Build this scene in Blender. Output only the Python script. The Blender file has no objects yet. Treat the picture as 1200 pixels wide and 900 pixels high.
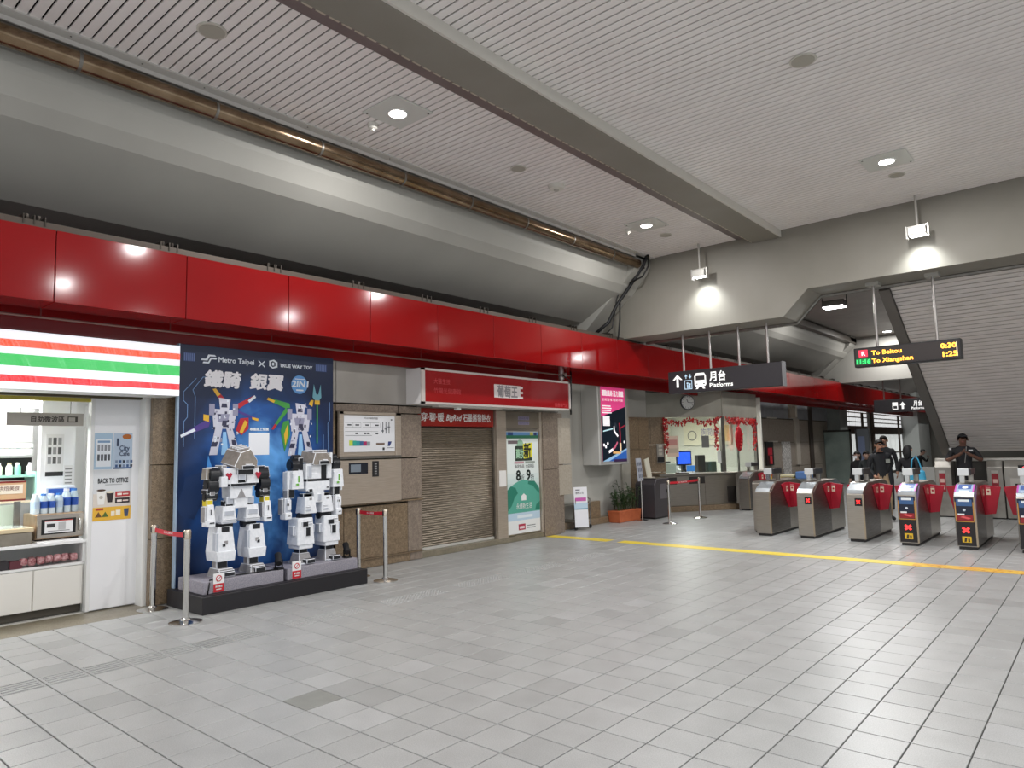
import bpy, bmesh, math, random
from mathutils import Vector, Matrix, Euler
random.seed(7)
scn = bpy.context.scene
col = scn.collection
H = 1.674
# ------------------------------------------------------------------ camera
RW = ((0.75806371, -0.07912982, -0.64736225), (0.6517627, 0.05639365, 0.75632343), (-0.02334062, -0.99526792, 0.09432385))
FPX = 818.1
cd = bpy.data.cameras.new('camera'); cam = bpy.data.objects.new('camera', cd); col.objects.link(cam)
cd.sensor_width = 36; cd.lens = FPX / 1200 * 36; cd.clip_start = 0.05; cd.clip_end = 300
m3 = Matrix(((RW[0][0], -RW[0][1], -RW[0][2]), (RW[1][0], -RW[1][1], -RW[1][2]), (RW[2][0], -RW[2][1], -RW[2][2])))
cam.matrix_world = Matrix.Translation((0, 0, H)) @ m3.to_4x4()
scn.camera = cam
def project(p):
    d = Vector(p) - Vector((0, 0, H))
    c = [sum(RW[k][i] * d[k] for k in range(3)) for i in range(3)]
    return (600 + FPX * c[0] / c[2], 450 + FPX * c[1] / c[2], c[2])
# ------------------------------------------------------------------ world, exposure, large lights
wd = bpy.data.worlds.new('daylight'); scn.world = wd; wd.use_nodes = True
bg = wd.node_tree.nodes['Background']; bg.inputs[0].default_value = (0.90, 0.95, 1.0, 1); bg.inputs[1].default_value = 0.85
vs = scn.view_settings
vs.view_transform = 'Standard'; vs.look = 'None'; vs.gamma = 1; vs.use_curve_mapping = False; vs.exposure = 0.0
ZC = 5.55            # ceiling
LAMP_W = 95.0        # downlight power
DY = 12.66           # front face of the concrete cross beam
# ------------------------------------------------------------------ materials
def lin(c): return c / 12.92 if c <= 0.04045 else ((c + 0.055) / 1.055) ** 2.4
def hexc(h):
    h = h.lstrip('#'); return tuple(lin(int(h[i:i + 2], 16) / 255) for i in (0, 2, 4)) + (1,)
MC = {}
def nodes_of(name):
    m = bpy.data.materials.new(name); m.use_nodes = True
    nt = m.node_tree; b = nt.nodes['Principled BSDF']; return m, nt, b
def C(h, rough=0.5, metal=0.0, spec=0.5):
    k = ('c', h, rough, metal, spec)
    if k not in MC:
        m, nt, b = nodes_of('paint_' + h.strip('#')); b.inputs['Base Color'].default_value = hexc(h)
        b.inputs['Roughness'].default_value = rough; b.inputs['Metallic'].default_value = metal; b.inputs['Specular IOR Level'].default_value = spec
        MC[k] = m
    return MC[k]
def E(h, s=1.0):
    k = ('e', h, s)
    if k not in MC:
        m, nt, b = nodes_of('lit_' + h.strip('#')); b.inputs['Base Color'].default_value = hexc(h); b.inputs['Roughness'].default_value = 0.35
        b.inputs['Emission Color'].default_value = hexc(h); b.inputs['Emission Strength'].default_value = s
        MC[k] = m
    return MC[k]
def N(name, h1, h2, scale, rough=0.5, metal=0.0, bump=0.0, detail=4, stretch=(1, 1, 1), fac=(0.35, 0.65), h3=None, scale3=300, rvar=0.0, coord='Object', spec=0.5):
    """two-tone noise material, optional fine speckle h3"""
    if name in MC: return MC[name]
    m, nt, b = nodes_of(name); L = nt.links; nn = nt.nodes.new
    tc = nn('ShaderNodeTexCoord'); mp = nn('ShaderNodeMapping'); mp.inputs['Scale'].default_value = stretch
    if coord == 'World':
        g = nn('ShaderNodeNewGeometry'); L.new(g.outputs['Position'], mp.inputs[0])
    else: L.new(tc.outputs[coord], mp.inputs[0])
    nz = nn('ShaderNodeTexNoise'); nz.inputs['Scale'].default_value = scale; nz.inputs['Detail'].default_value = detail; L.new(mp.outputs[0], nz.inputs['Vector'])
    rp = nn('ShaderNodeValToRGB'); rp.color_ramp.elements[0].position = fac[0]; rp.color_ramp.elements[1].position = fac[1]
    rp.color_ramp.elements[0].color = hexc(h1); rp.color_ramp.elements[1].color = hexc(h2); L.new(nz.outputs['Fac'], rp.inputs[0])
    out = rp.outputs[0]
    if h3:
        n2 = nn('ShaderNodeTexNoise'); n2.inputs['Scale'].default_value = scale3; n2.inputs['Detail'].default_value = 2; L.new(mp.outputs[0], n2.inputs['Vector'])
        r2 = nn('ShaderNodeValToRGB'); r2.color_ramp.elements[0].position = 0.5; r2.color_ramp.elements[1].position = 0.66; L.new(n2.outputs['Fac'], r2.inputs[0])
        mx = nn('ShaderNodeMixRGB'); L.new(r2.outputs[0], mx.inputs[0]); L.new(out, mx.inputs[1]); mx.inputs[2].default_value = hexc(h3); out = mx.outputs[0]
    L.new(out, b.inputs['Base Color'])
    b.inputs['Roughness'].default_value = rough; b.inputs['Metallic'].default_value = metal; b.inputs['Specular IOR Level'].default_value = spec
    if rvar:
        mr = nn('ShaderNodeMapRange'); mr.inputs['To Min'].default_value = rough - rvar; mr.inputs['To Max'].default_value = rough + rvar
        L.new(nz.outputs['Fac'], mr.inputs[0]); L.new(mr.outputs[0], b.inputs['Roughness'])
    if bump:
        bp = nn('ShaderNodeBump'); bp.inputs['Strength'].default_value = bump; bp.inputs['Distance'].default_value = 0.01
        L.new(nz.outputs['Fac'], bp.inputs['Height']); L.new(bp.outputs[0], b.inputs['Normal'])
    MC[name] = m; return m
def glass_mat(name, h='#f5faf8', rough=0.02, mixv=0.14):
    if name in MC: return MC[name]
    m, nt, b = nodes_of(name); nt.nodes.remove(b); nn = nt.nodes.new
    t = nn('ShaderNodeBsdfTransparent'); t.inputs[0].default_value = hexc(h); g = nn('ShaderNodeBsdfGlossy'); g.inputs['Roughness'].default_value = rough
    fr0 = nn('ShaderNodeLayerWeight'); pw_ = nn('ShaderNodeMath'); pw_.operation = 'POWER'; pw_.inputs[1].default_value = 4; nt.links.new(fr0.outputs['Facing'], pw_.inputs[0]); fr = pw_; ad = nn('ShaderNodeMath'); ad.operation = 'ADD'; ad.inputs[1].default_value = mixv * 0.3
    mx = nn('ShaderNodeMixShader'); nt.links.new(fr.outputs[0], ad.inputs[0]); nt.links.new(ad.outputs[0], mx.inputs[0]); nt.links.new(t.outputs[0], mx.inputs[1]); nt.links.new(g.outputs[0], mx.inputs[2])
    nt.links.new(mx.outputs[0], nt.nodes['Material Output'].inputs[0]); MC[name] = m; return m
def tile_mat():
    m, nt, b = nodes_of('floor_tile_stone'); L = nt.links; nn = nt.nodes.new
    g = nn('ShaderNodeNewGeometry'); mp = nn('ShaderNodeMapping'); mp.vector_type = 'POINT'
    mp.inputs['Scale'].default_value = (1 / 0.289, 1 / 0.298, 0); mp.inputs['Location'].default_value = (0.704 / 0.289, -1.52 / 0.298, 0)
    L.new(g.outputs['Position'], mp.inputs[0])
    fl = nn('ShaderNodeVectorMath'); fl.operation = 'FLOOR'; L.new(mp.outputs[0], fl.inputs[0])
    wn = nn('ShaderNodeTexWhiteNoise'); wn.noise_dimensions = '3D'; L.new(fl.outputs[0], wn.inputs['Vector'])
    rp = nn('ShaderNodeValToRGB'); e = rp.color_ramp.elements
    e[0].position = 0; e[0].color = hexc('#999a99'); e[1].position = 1; e[1].color = hexc('#adaeae')
    x = e.new(0.08); x.color = hexc('#a2a3a2'); x = e.new(0.9); x.color = hexc('#a8a9a8')
    L.new(wn.outputs['Value'], rp.inputs[0])
    nz = nn('ShaderNodeTexNoise'); nz.inputs['Scale'].default_value = 5; nz.inputs['Detail'].default_value = 5; L.new(g.outputs['Position'], nz.inputs['Vector'])
    mr = nn('ShaderNodeMapRange'); mr.inputs['From Min'].default_value = 0.3; mr.inputs['From Max'].default_value = 0.7; mr.inputs['To Min'].default_value = 0.92; mr.inputs['To Max'].default_value = 1.04
    L.new(nz.outputs['Fac'], mr.inputs[0])
    n2 = nn('ShaderNodeTexNoise'); n2.inputs['Scale'].default_value = 150; n2.inputs['Detail'].default_value = 1; L.new(g.outputs['Position'], n2.inputs['Vector'])
    m2 = nn('ShaderNodeMapRange'); m2.inputs['From Min'].default_value = 0.35; m2.inputs['From Max'].default_value = 0.65; m2.inputs['To Min'].default_value = 0.84; m2.inputs['To Max'].default_value = 1.06; L.new(n2.outputs['Fac'], m2.inputs[0])
    mu = nn('ShaderNodeMath'); mu.operation = 'MULTIPLY'; L.new(mr.outputs[0], mu.inputs[0]); L.new(m2.outputs[0], mu.inputs[1])
    vm = nn('ShaderNodeVectorMath'); vm.operation = 'SCALE'; L.new(rp.outputs[0], vm.inputs[0]); L.new(mu.outputs[0], vm.inputs['Scale'])
    L.new(vm.outputs[0], b.inputs['Base Color'])
    r3 = nn('ShaderNodeMapRange'); r3.inputs['To Min'].default_value = 0.30; r3.inputs['To Max'].default_value = 0.42; L.new(nz.outputs['Fac'], r3.inputs[0]); L.new(r3.outputs[0], b.inputs['Roughness'])
    bp = nn('ShaderNodeBump'); bp.inputs['Strength'].default_value = 0.06; bp.inputs['Distance'].default_value = 0.003; L.new(nz.outputs['Fac'], bp.inputs['Height']); L.new(bp.outputs[0], b.inputs['Normal'])
    return m
CONC = N('painted_concrete', '#827e74', '#8b877e', 0.8, 0.6, bump=0.03, coord='World')
CONC2 = N('painted_concrete_grey', '#a09e97', '#a8a69f', 0.8, 0.6, bump=0.03, coord='World')
RED = N('red_enamel_panel', '#850a0c', '#8c0c0e', 0.9, 0.1, coord='World', spec=0.4)
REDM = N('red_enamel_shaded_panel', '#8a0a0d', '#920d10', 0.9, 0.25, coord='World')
STEEL = N('brushed_stainless', '#a9a49c', '#bdb8b0', 6, 0.30, 1.0, stretch=(1, 1, 30), rvar=0.06)
STEELH = N('brushed_stainless_flat', '#a8a198', '#b6afa6', 5, 0.34, 1.0, stretch=(1, 1, 40), rvar=0.05)
CABST = N('cabinet_steel', '#b9ab9b', '#c9bdaf', 4, 0.33, 0.6, stretch=(1, 1, 40), rvar=0.05)
STEELD = N('dull_steel', '#7b7872', '#8d8a84', 8, 0.42, 1.0)
CHROME = C('#d6d4d0', 0.16, 1.0)
GRAN = N('brown_granite', '#7d7064', '#96887a', 28, 0.42, detail=6, h3='#5e5148', scale3=120, coord='World')
GRAN2 = N('polished_brown_granite', '#75644f', '#8f7c64', 24, 0.3, detail=6, h3='#5c4c3c', scale3=110, coord='World')
STONE = N('threshold_stone', '#77705f', '#8a8270', 6, 0.35, detail=6, coord='World', h3='#6a6252', scale3=60)
ALU = N('grey_aluminium_cladding', '#a7a39d', '#b0aca6', 2, 0.35, 0.6, coord='World')
SLAT = N('white_ceiling_slat', '#ebe5e2', '#f1ebe8', 2.0, 0.3, coord='World')
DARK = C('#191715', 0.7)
BLACK = C('#0e0e10', 0.45)
WHITE = C('#e8e8e6', 0.4)
GROUT = N('grout', '#3d3c38', '#4c4b46', 8, 0.8, coord='World')
TILE = tile_mat()
BRONZE = N('bronze_pipe', '#7a6650', '#94806a', 3, 0.22, 1.0, coord='World')
GLASS = glass_mat('clear_glass')
# ------------------------------------------------------------------ mesh helpers
class MB:
    def __init__(s): s.v = []; s.f = []; s.m = []; s.cur = 0
    def mi(s, i): s.cur = i; return s
    def add(s, vs_, fs):
        o = len(s.v); s.v += [tuple(p) for p in vs_]; s.f += [tuple(i + o for i in f) for f in fs]; s.m += [s.cur] * len(fs); return s
    def box(s, x0, x1, y0, y1, z0, z1):
        return s.add([(x, y, z) for z in (z0, z1) for y in (y0, y1) for x in (x0, x1)], [(0, 2, 3, 1), (4, 5, 7, 6), (0, 1, 5, 4), (2, 6, 7, 3), (0, 4, 6, 2), (1, 3, 7, 5)])
    def cbox(s, c, d): return s.box(c[0] - d[0] / 2, c[0] + d[0] / 2, c[1] - d[1] / 2, c[1] + d[1] / 2, c[2] - d[2] / 2, c[2] + d[2] / 2)
    def obox(s, c, d, rot):
        R = Euler(rot).to_matrix(); P = [Vector(c) + R @ Vector((x * d[0] / 2, y * d[1] / 2, z * d[2] / 2)) for z in (-1, 1) for y in (-1, 1) for x in (-1, 1)]
        return s.add(P, [(0, 2, 3, 1), (4, 5, 7, 6), (0, 1, 5, 4), (2, 6, 7, 3), (0, 4, 6, 2), (1, 3, 7, 5)])
    def tbox(s, x0, x1, y0, y1, z0, z1, ty=1.0, tx=1.0):      # box whose top is scaled
        cx, cy = (x0 + x1) / 2, (y0 + y1) / 2; P = []
        for z, a, b in ((z0, 1, 1), (z1, tx, ty)):
            for y in (y0, y1):
                for x in (x0, x1): P.append((cx + (x - cx) * a, cy + (y - cy) * b, z))
        return s.add(P, [(0, 2, 3, 1), (4, 5, 7, 6), (0, 1, 5, 4), (2, 6, 7, 3), (0, 4, 6, 2), (1, 3, 7, 5)])
    def prism(s, poly, vec):
        n = len(poly); v = Vector(vec); P = [Vector(p) for p in poly]
        return s.add(P + [p + v for p in P], [tuple(range(n - 1, -1, -1)), tuple(range(n, 2 * n))] + [(i, (i + 1) % n, n + (i + 1) % n, n + i) for i in range(n)])
    def yz(s, poly, x0, x1): return s.prism([(x0, y, z) for y, z in poly], (x1 - x0, 0, 0))
    def xz(s, poly, y0, y1): return s.prism([(x, y0, z) for x, z in poly], (0, y1 - y0, 0))
    def xy(s, poly, z0, z1): return s.prism([(x, y, z0) for x, y in poly], (0, 0, z1 - z0))
    def cyl(s, a, b, r0, r1=None, n=14):
        a, b = Vector(a), Vector(b); r1 = r0 if r1 is None else r1; d = (b - a).normalized()
        u = d.orthogonal().normalized(); w = d.cross(u)
        P = [c + (u * math.cos(t) + w * math.sin(t)) * r for c, r in ((a, r0), (b, r1)) for t in [2 * math.pi * i / n for i in range(n)]]
        return s.add(P, [(i, (i + 1) % n, n + (i + 1) % n, n + i) for i in range(n)] + [tuple(range(n - 1, -1, -1)), tuple(range(n, 2 * n))])
    def tube(s, pts, r, n=8):
        P = [Vector(p) for p in pts]; k = len(P); V = []
        rr = r if isinstance(r, (list, tuple)) else [r] * k
        d = (P[1] - P[0]).normalized(); u = d.orthogonal().normalized()
        for i in range(k):
            d = (P[min(i + 1, k - 1)] - P[max(i - 1, 0)]).normalized(); u = (u - d * u.dot(d)).normalized(); w = d.cross(u)
            V += [P[i] + (u * math.cos(2 * math.pi * j / n) + w * math.sin(2 * math.pi * j / n)) * rr[i] for j in range(n)]
        F = [(i * n + j, i * n + (j + 1) % n, (i + 1) * n + (j + 1) % n, (i + 1) * n + j) for i in range(k - 1) for j in range(n)]
        return s.add(V, F + [tuple(range(n - 1, -1, -1)), tuple(range((k - 1) * n, k * n))])
    def lathe(s, prof, c=(0, 0, 0), n=20):
        V = [(c[0] + r * math.cos(2 * math.pi * j / n), c[1] + r * math.sin(2 * math.pi * j / n), c[2] + z) for r, z in prof for j in range(n)]
        k = len(prof)
        return s.add(V, [(i * n + j, i * n + (j + 1) % n, (i + 1) * n + (j + 1) % n, (i + 1) * n + j) for i in range(k - 1) for j in range(n)] + [tuple(range(n - 1, -1, -1)), tuple(range((k - 1) * n, k * n))])
    def sph(s, c, r, nu=12, nv=8, rot=None):
        r = (r, r, r) if not isinstance(r, (list, tuple)) else r; R = Euler(rot).to_matrix() if rot else None
        V = []
        for i in range(nv + 1):
            t = math.pi * min(max(i / nv, 0.02), 0.98)
            for j in range(nu):
                p = Vector((r[0] * math.sin(t) * math.cos(2 * math.pi * j / nu), r[1] * math.sin(t) * math.sin(2 * math.pi * j / nu), r[2] * math.cos(t)))
                V.append(Vector(c) + (R @ p if R else p))
        F = [(i * nu + j, i * nu + (j + 1) % nu, (i + 1) * nu + (j + 1) % nu, (i + 1) * nu + j) for i in range(nv) for j in range(nu)]
        return s.add(V, F + [tuple(range(nu)), tuple(range(nv * nu, (nv + 1) * nu))])
    def poly(s, pts): return s.add(pts, [tuple(range(len(pts)))])
    def mesh(s, name, mats, bevel=0, smooth=False, off=(0, 0, 0), recalc=True):
        me = bpy.data.meshes.new(name); ox, oy, oz = off
        me.from_pydata([(x - ox, y - oy, z - oz) for x, y, z in s.v], [], s.f)
        for mt in (mats if isinstance(mats, (list, tuple)) else [mats]): me.materials.append(mt)
        if any(s.m): me.polygons.foreach_set('material_index', s.m)
        if recalc or bevel:
            bm = bmesh.new(); bm.from_mesh(me)
            if recalc: bmesh.ops.recalc_face_normals(bm, faces=bm.faces)
            if bevel:
                ed = [e for e in bm.edges if len(e.link_faces) == 2 and e.calc_face_angle(0) > 0.5]
                bmesh.ops.bevel(bm, geom=ed, offset=bevel, segments=1, affect='EDGES', clamp_overlap=True)
            bm.to_mesh(me); bm.free()
        if smooth:
            me.polygons.foreach_set('use_smooth', [True] * len(me.polygons))
            if smooth == 'auto': me.set_sharp_from_angle(angle=0.7)
        return me
    def build(s, name, mats, parent=None, **kw):
        off = wloc(parent) if parent else (0, 0, 0)
        loc = kw.pop('at', None)
        if loc: off = (loc[0], loc[1], loc[2])
        me = s.mesh(name, mats, off=off, **kw); o = bpy.data.objects.new(name, me); col.objects.link(o)
        if parent: o.parent = parent
        if loc: 
            pl = wloc(parent) if parent else (0, 0, 0); o.location = (loc[0] - pl[0], loc[1] - pl[1], loc[2] - pl[2])
        return o
def wloc(o):
    p = Vector((0, 0, 0))
    while o: p = p + o.location; o = o.parent
    return p
def tag(o, label=None, cat=None, group=None, kind=None):
    if label: o['label'] = label
    if cat: o['category'] = cat
    if group: o['group'] = group
    if kind: o['kind'] = kind
    return o
def thing(name, label, cat, loc=(0, 0, 0), group=None, kind=None):
    o = bpy.data.objects.new(name, None); col.objects.link(o); o.location = loc; o.empty_display_size = 0.1
    return tag(o, label, cat, group, kind)
def copy_tree(o, parent=None):
    c = o.copy(); col.objects.link(c); c.parent = parent
    for ch in list(o.children): copy_tree(ch, c)
    return c
def struct(name, mb, mats, label=None, **kw): return tag(mb.build(name, mats, **kw), label, None, None, 'structure')
def inst(name, me, parent, loc, rz=0):
    o = bpy.data.objects.new(name, me); col.objects.link(o); o.parent = parent; o.location = loc; o.rotation_euler[2] = rz; return o
FX = (Vector((0, 1, 0)), Vector((0, 0, 1)), Vector((1, 0, 0)))     # a panel that faces +X
FY = (Vector((1, 0, 0)), Vector((0, 0, 1)), Vector((0, -1, 0)))    # a panel that faces -Y
def text_mesh(body, bold=0.0, shear=0.0, align='LEFT', spacing=1.0):
    b_ = bold; bold = 0.0
    c = bpy.data.curves.new('t', 'FONT'); c.body = body; c.size = 1; c.offset = bold; c.shear = shear; c.align_x = align; c.space_character = spacing; c.resolution_u = 2
    o = bpy.data.objects.new('t', c); me = bpy.data.meshes.new_from_object(o); bpy.data.objects.remove(o); bpy.data.curves.remove(c)
    if b_ > 0 and len(me.vertices):
        V = [tuple(v.co) for v in me.vertices]; Fs = [tuple(p.vertices) for p in me.polygons]; mb = MB(); b_ *= 1.15
        for dx, dy in ((-b_, 0), (b_, 0), (0, b_), (0, -b_), (-b_ * .7, b_ * .7), (b_ * .7, b_ * .7), (-b_ * .7, -b_ * .7), (b_ * .7, -b_ * .7)): mb.add([(x + dx, y + dy, len(mb.v) / len(V) * .00012) for x, y, z in V], Fs)
        me = mb.mesh('t', [], recalc=False)
    return me
class Panel:
    """flat print on a panel: metres from the lower left corner, collected per material"""
    def __init__(s, parent, org, fr, name='print'): s.p = parent; s.o = Vector(org); s.U, s.V, s.W = fr; s.c = {}; s.n = name
    def P(s, u, v, w=0): return s.o + s.U * u + s.V * v + s.W * w
    def poly(s, pts, mat, l=1):
        mb = s.c.setdefault(mat.name, (mat, MB()))[1]; mb.poly([s.P(u, v, 0.0012 * l) for u, v in pts]); return s
    def rect(s, u0, u1, v0, v1, mat, l=1): return s.poly([(u0, v0), (u1, v0), (u1, v1), (u0, v1)], mat, l)
    def circ(s, u, v, r, mat, l=1, n=24, ry=None):
        return s.poly([(u + r * math.cos(2 * math.pi * i / n), v + (ry or r) * math.sin(2 * math.pi * i / n)) for i in range(n)], mat, l)
    def line(s, pts, w, mat, l=1):
        for (a, b), (c, d) in zip(pts[:-1], pts[1:]):
            t = Vector((c - a, d - b)); n = Vector((-t.y, t.x)).normalized() * w / 2
            s.poly([(a + n.x, b + n.y), (a - n.x, b - n.y), (c - n.x, d - n.y), (c + n.x, d + n.y)], mat, l)
        return s
    def txt(s, body, u, v, h, mat, l=2, width=None, bold=0.0, shear=0.0, align='LEFT', name='lettering', hscale=1.0):
        me = text_mesh(body, bold, shear, align)
        if not len(me.vertices): return None
        xs = [q.co.x for q in me.vertices]; ys = [q.co.y for q in me.vertices]
        sx = sy = h / 0.72
        if width: sx = width / (max(xs) - min(xs))
        sx *= hscale; x0 = min(xs) if align == 'LEFT' else 0
        off = wloc(s.p); lw = 0.0012 * l
        for q in me.vertices: q.co = s.P(u + (q.co.x - x0) * sx, v + q.co.y * sy, lw + q.co.z) - off
        me.materials.clear(); me.materials.append(mat); o = bpy.data.objects.new(name, me); col.objects.link(o); o.parent = s.p; return o
    def done(s):
        for mat, mb in s.c.values(): mb.build(s.n, mat, s.p, recalc=False)
def downlight(loc, w, spot=None, r=0.1, color=(1, 0.985, 0.975)):
    l = bpy.data.lights.new('lamp_or_fill_light', 'AREA'); l.shape = 'DISK'; l.size = r * 2; l.energy = w; l.color = color
    o = bpy.data.objects.new('lamp_or_fill_light', l); col.objects.link(o); o.location = loc; return o
# ================================================================== FLOOR
TX, TY, X0, Y0 = 0.289, 0.298, -0.704, 1.52
fl = struct('floor', MB().box(-12, 7, -5, 52, -0.2, -0.012), GROUT, 'grey tiled station concourse floor')
cand = []; KX = range(-22, 26); KY = range(-21, 76)
GX = 20                                                   # column of guide tiles
for i in KX:
    for j in KY:
        x1 = X0 - TX * i; x0 = x1 - TX; y0 = Y0 + TY * j
        cx, cy = (x0 + x1) / 2, y0 + TY / 2
        p = project((cx, cy, 0)); vis = p[2] > 0.5 and -60 < p[0] < 1260 and -60 < p[1] < 960
        cand.append((p[2] if vis else 999, i, j, cx, cy))
cand.sort()
def tile_mb(mb, cx, cy, g=0.0038, ch=0.002):
    a, b = TX / 2 - g, TY / 2 - g
    V = [(cx - a, cy - b, -0.015), (cx + a, cy - b, -0.015), (cx + a, cy + b, -0.015), (cx - a, cy + b, -0.015)]
    V += [(cx - a, cy - b, -ch), (cx + a, cy - b, -ch), (cx + a, cy + b, -ch), (cx - a, cy + b, -ch)]
    a -= ch; b -= ch
    V += [(cx - a, cy - b, 0), (cx + a, cy - b, 0), (cx + a, cy + b, 0), (cx - a, cy + b, 0)]
    F = [(0, 1, 5, 4), (1, 2, 6, 5), (2, 3, 7, 6), (3, 0, 4, 7), (4, 5, 9, 8), (5, 6, 10, 9), (6, 7, 11, 10), (7, 4, 8, 11), (8, 9, 10, 11)]
    return mb.add(V, F)
tm = tile_mb(MB(), 0, 0).mesh('tile', TILE, recalc=False)
dk = MB(); tile_mb(dk, 0, 0); tdark = dk.mesh('tile', N('dark_tile', '#83847f', '#8c8d88', 9, 0.4, coord='World', h3='#787974', scale3=200), recalc=False)
rib = tile_mb(MB(), 0, 0)
for q in range(5): rib.box(-0.12 + q * 0.06 - 0.012, -0.12 + q * 0.06 + 0.012, -0.125, 0.125, -0.001, 0.005)
trib = rib.mesh('tile', TILE, recalc=False)
dot = tile_mb(MB(), 0, 0)
for q in range(6):
    for w in range(6): dot.lathe([(0.013, 0), (0.009, 0.005)], (-0.115 + q * 0.046, -0.12 + w * 0.048, -0.0005), 6)
tdot = dot.mesh('tile', TILE, recalc=False)
guide = MB(); rest = MB(); n = 0
for d, i, j, cx, cy in cand:
    yc = Y0 + TY * j
    kindm = tm
    if i == 12 and j == 4: kindm = tdark
    elif i == GX - 1 and yc < 3.6: kindm = trib
    elif i == GX - 1 and yc < 12 and j % 4 != 3: kindm = tdot
    if d < 900 and (n < 300): inst('tile', kindm, fl, (cx, cy, 0)); n += 1
    elif kindm is trib or kindm is tdot:
        src = rib if kindm is trib else dot
        rest.add([(x + cx, y + cy, z) for x, y, z in src.v], src.f)
    else: tile_mb(rest, cx, cy)
tag(rest.build('floor_tiles', TILE, fl, recalc=False), kind='stuff')
MB().box(-12, 7, 24.2, 52, -0.012, -0.001).build('far_paving', TILE, fl)
MB().box(-12, -8.17, -5, 24.2, -0.012, -0.0015).build('edge_paving', TILE, fl)
# yellow safety line in two strips
YEL = N('yellow_line_paint', '#e3c93a', '#ead24a', 3, 0.45, coord='World'); YEL2 = N('worn_yellow_line_paint', '#e0a53a', '#e8c84a', 3.5, 0.45, coord='World', h3='#c98436', scale3=14)
tag(MB().box(-8.43, -7.06, 10.74, 11.01, 0.0, 0.004).build('safety_line', YEL), 'short yellow painted floor line ending at the shop pillar', 'floor line')
tag(MB().box(-6.83, -2.2, 10.74, 11.01, 0.0, 0.004).build('safety_line', YEL), 'long clean yellow painted floor line in front of the ticket gates', 'floor line')
tag(MB().box(-2.2, 6, 10.74, 11.01, 0.0, 0.004).build('safety_line', YEL2), 'worn orange-stained end of the yellow floor line', 'floor line')
# ================================================================== CEILING
ce = struct('ceiling', MB().box(-6.95, 7, -5, DY + 0.6, 5.575, 5.8), C('#141210', 0.95, 0, 0.1), 'slatted white metal ceiling with dark joints')
def slat_mesh(L):
    w = 0.0415; pr = [(-w, 5.566), (-w, 5.553), (-w + 0.004, 5.55), (w - 0.004, 5.55), (w, 5.553), (w, 5.566)]
    return MB().prism([(0, y, z) for y, z in pr], (L, 0, 0)).mesh('slat', SLAT)
sl1, sl2 = slat_mesh(1.75), slat_mesh(11.3)
more = MB()
ys = DY - 0.05
while ys > -4.9:
    if ys > 0.95:
        inst('slat', sl1, ce, (-6.88, ys, 0)); inst('slat', sl2, ce, (-4.3, ys, 0))
    else:
        more.box(-6.88, -5.13, ys - 0.0415, ys + 0.0415, 5.55, 5.566); more.box(-4.3, 7, ys - 0.0415, ys + 0.0415, 5.55, 5.566)
    ys -= 0.0999
tag(more.build('slats', SLAT, ce), kind='stuff')
MAUVE = N('mauve_trim', '#6f6462', '#7b706e', 2, 0.4, coord='World')
bm_ = thing('trim_1', None, None, (-4.6, -5, 5.42), kind='structure'); bm_['label'] = 'long grey ceiling beam between the slatted bays'
MB().box(-4.82, -4.33, -5, DY, 5.42, 5.7).build('beam', CONC, bm_)
MB().box(-5.13, -4.82, -5, DY, 5.545, 5.6).build('side_strip', MAUVE, bm_)
MB().box(-4.345, -4.30, -5, DY, 5.425, 5.56).build('edge_trim', C('#cfcbc2', 0.4), bm_)
clipm = MB().box(-0.012, 0.012, -0.05, 0.05, -0.008, 0.008).mesh('clip', C('#b3a998', 0.4))
for q in range(86): inst('clip', clipm, bm_, (-0.235, 6.1 + q * 0.135, 0.012))
MB().cyl((-4.93, 10.6, 5.525), (-4.93, 11.9, 5.525), 0.018).build('reflection_standin', C('#efefec', 0.2), bm_)  # white rod added to stand in for a bright reflection on the strip
# left edge trims and pipe
tr = thing('trim_2', None, None, (-7, -5, 5.5), kind='structure'); tr['label'] = 'white edge trim of the slatted ceiling above the girder'
MB().box(-7.0, -6.88, -5, DY, 5.535, 5.6).build('edge_strip', C('#c9c5c0', 0.4), tr)
MB().box(-7.2, -7.0, -5, DY, 5.55, 5.6).build('recess_strip', C('#8d8882', 0.5), tr)
MB().box(-7.02, -7.0, -5, DY, 5.49, 5.55).build('lip', C('#d3cfca', 0.3), tr)
scm = MB().lathe([(0.008, 0), (0.008, 0.006)], n=8).mesh('screw', C('#6c6862', 0.4))
for q in range(20): inst('screw', scm, tr, (0.06, 6.4 + q * 0.62, 0.03))
pipe = thing('drain_pipe', 'long bronze reflective pipe under the ceiling edge above the girder', 'pipe', (-7.03, -5, 5.37))
MB().cyl((-7.03, -5, 5.37), (-7.03, 12.2, 5.37), 0.095, n=28).build('pipe', BRONZE, pipe, smooth='auto')
for q in range(8): MB().cyl((-7.03, 2.1 + q * 1.3, 5.37), (-7.03, 2.13 + q * 1.3, 5.37), 0.099, n=24).build('pipe_clamp', STEELD, pipe, smooth='auto')
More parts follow.
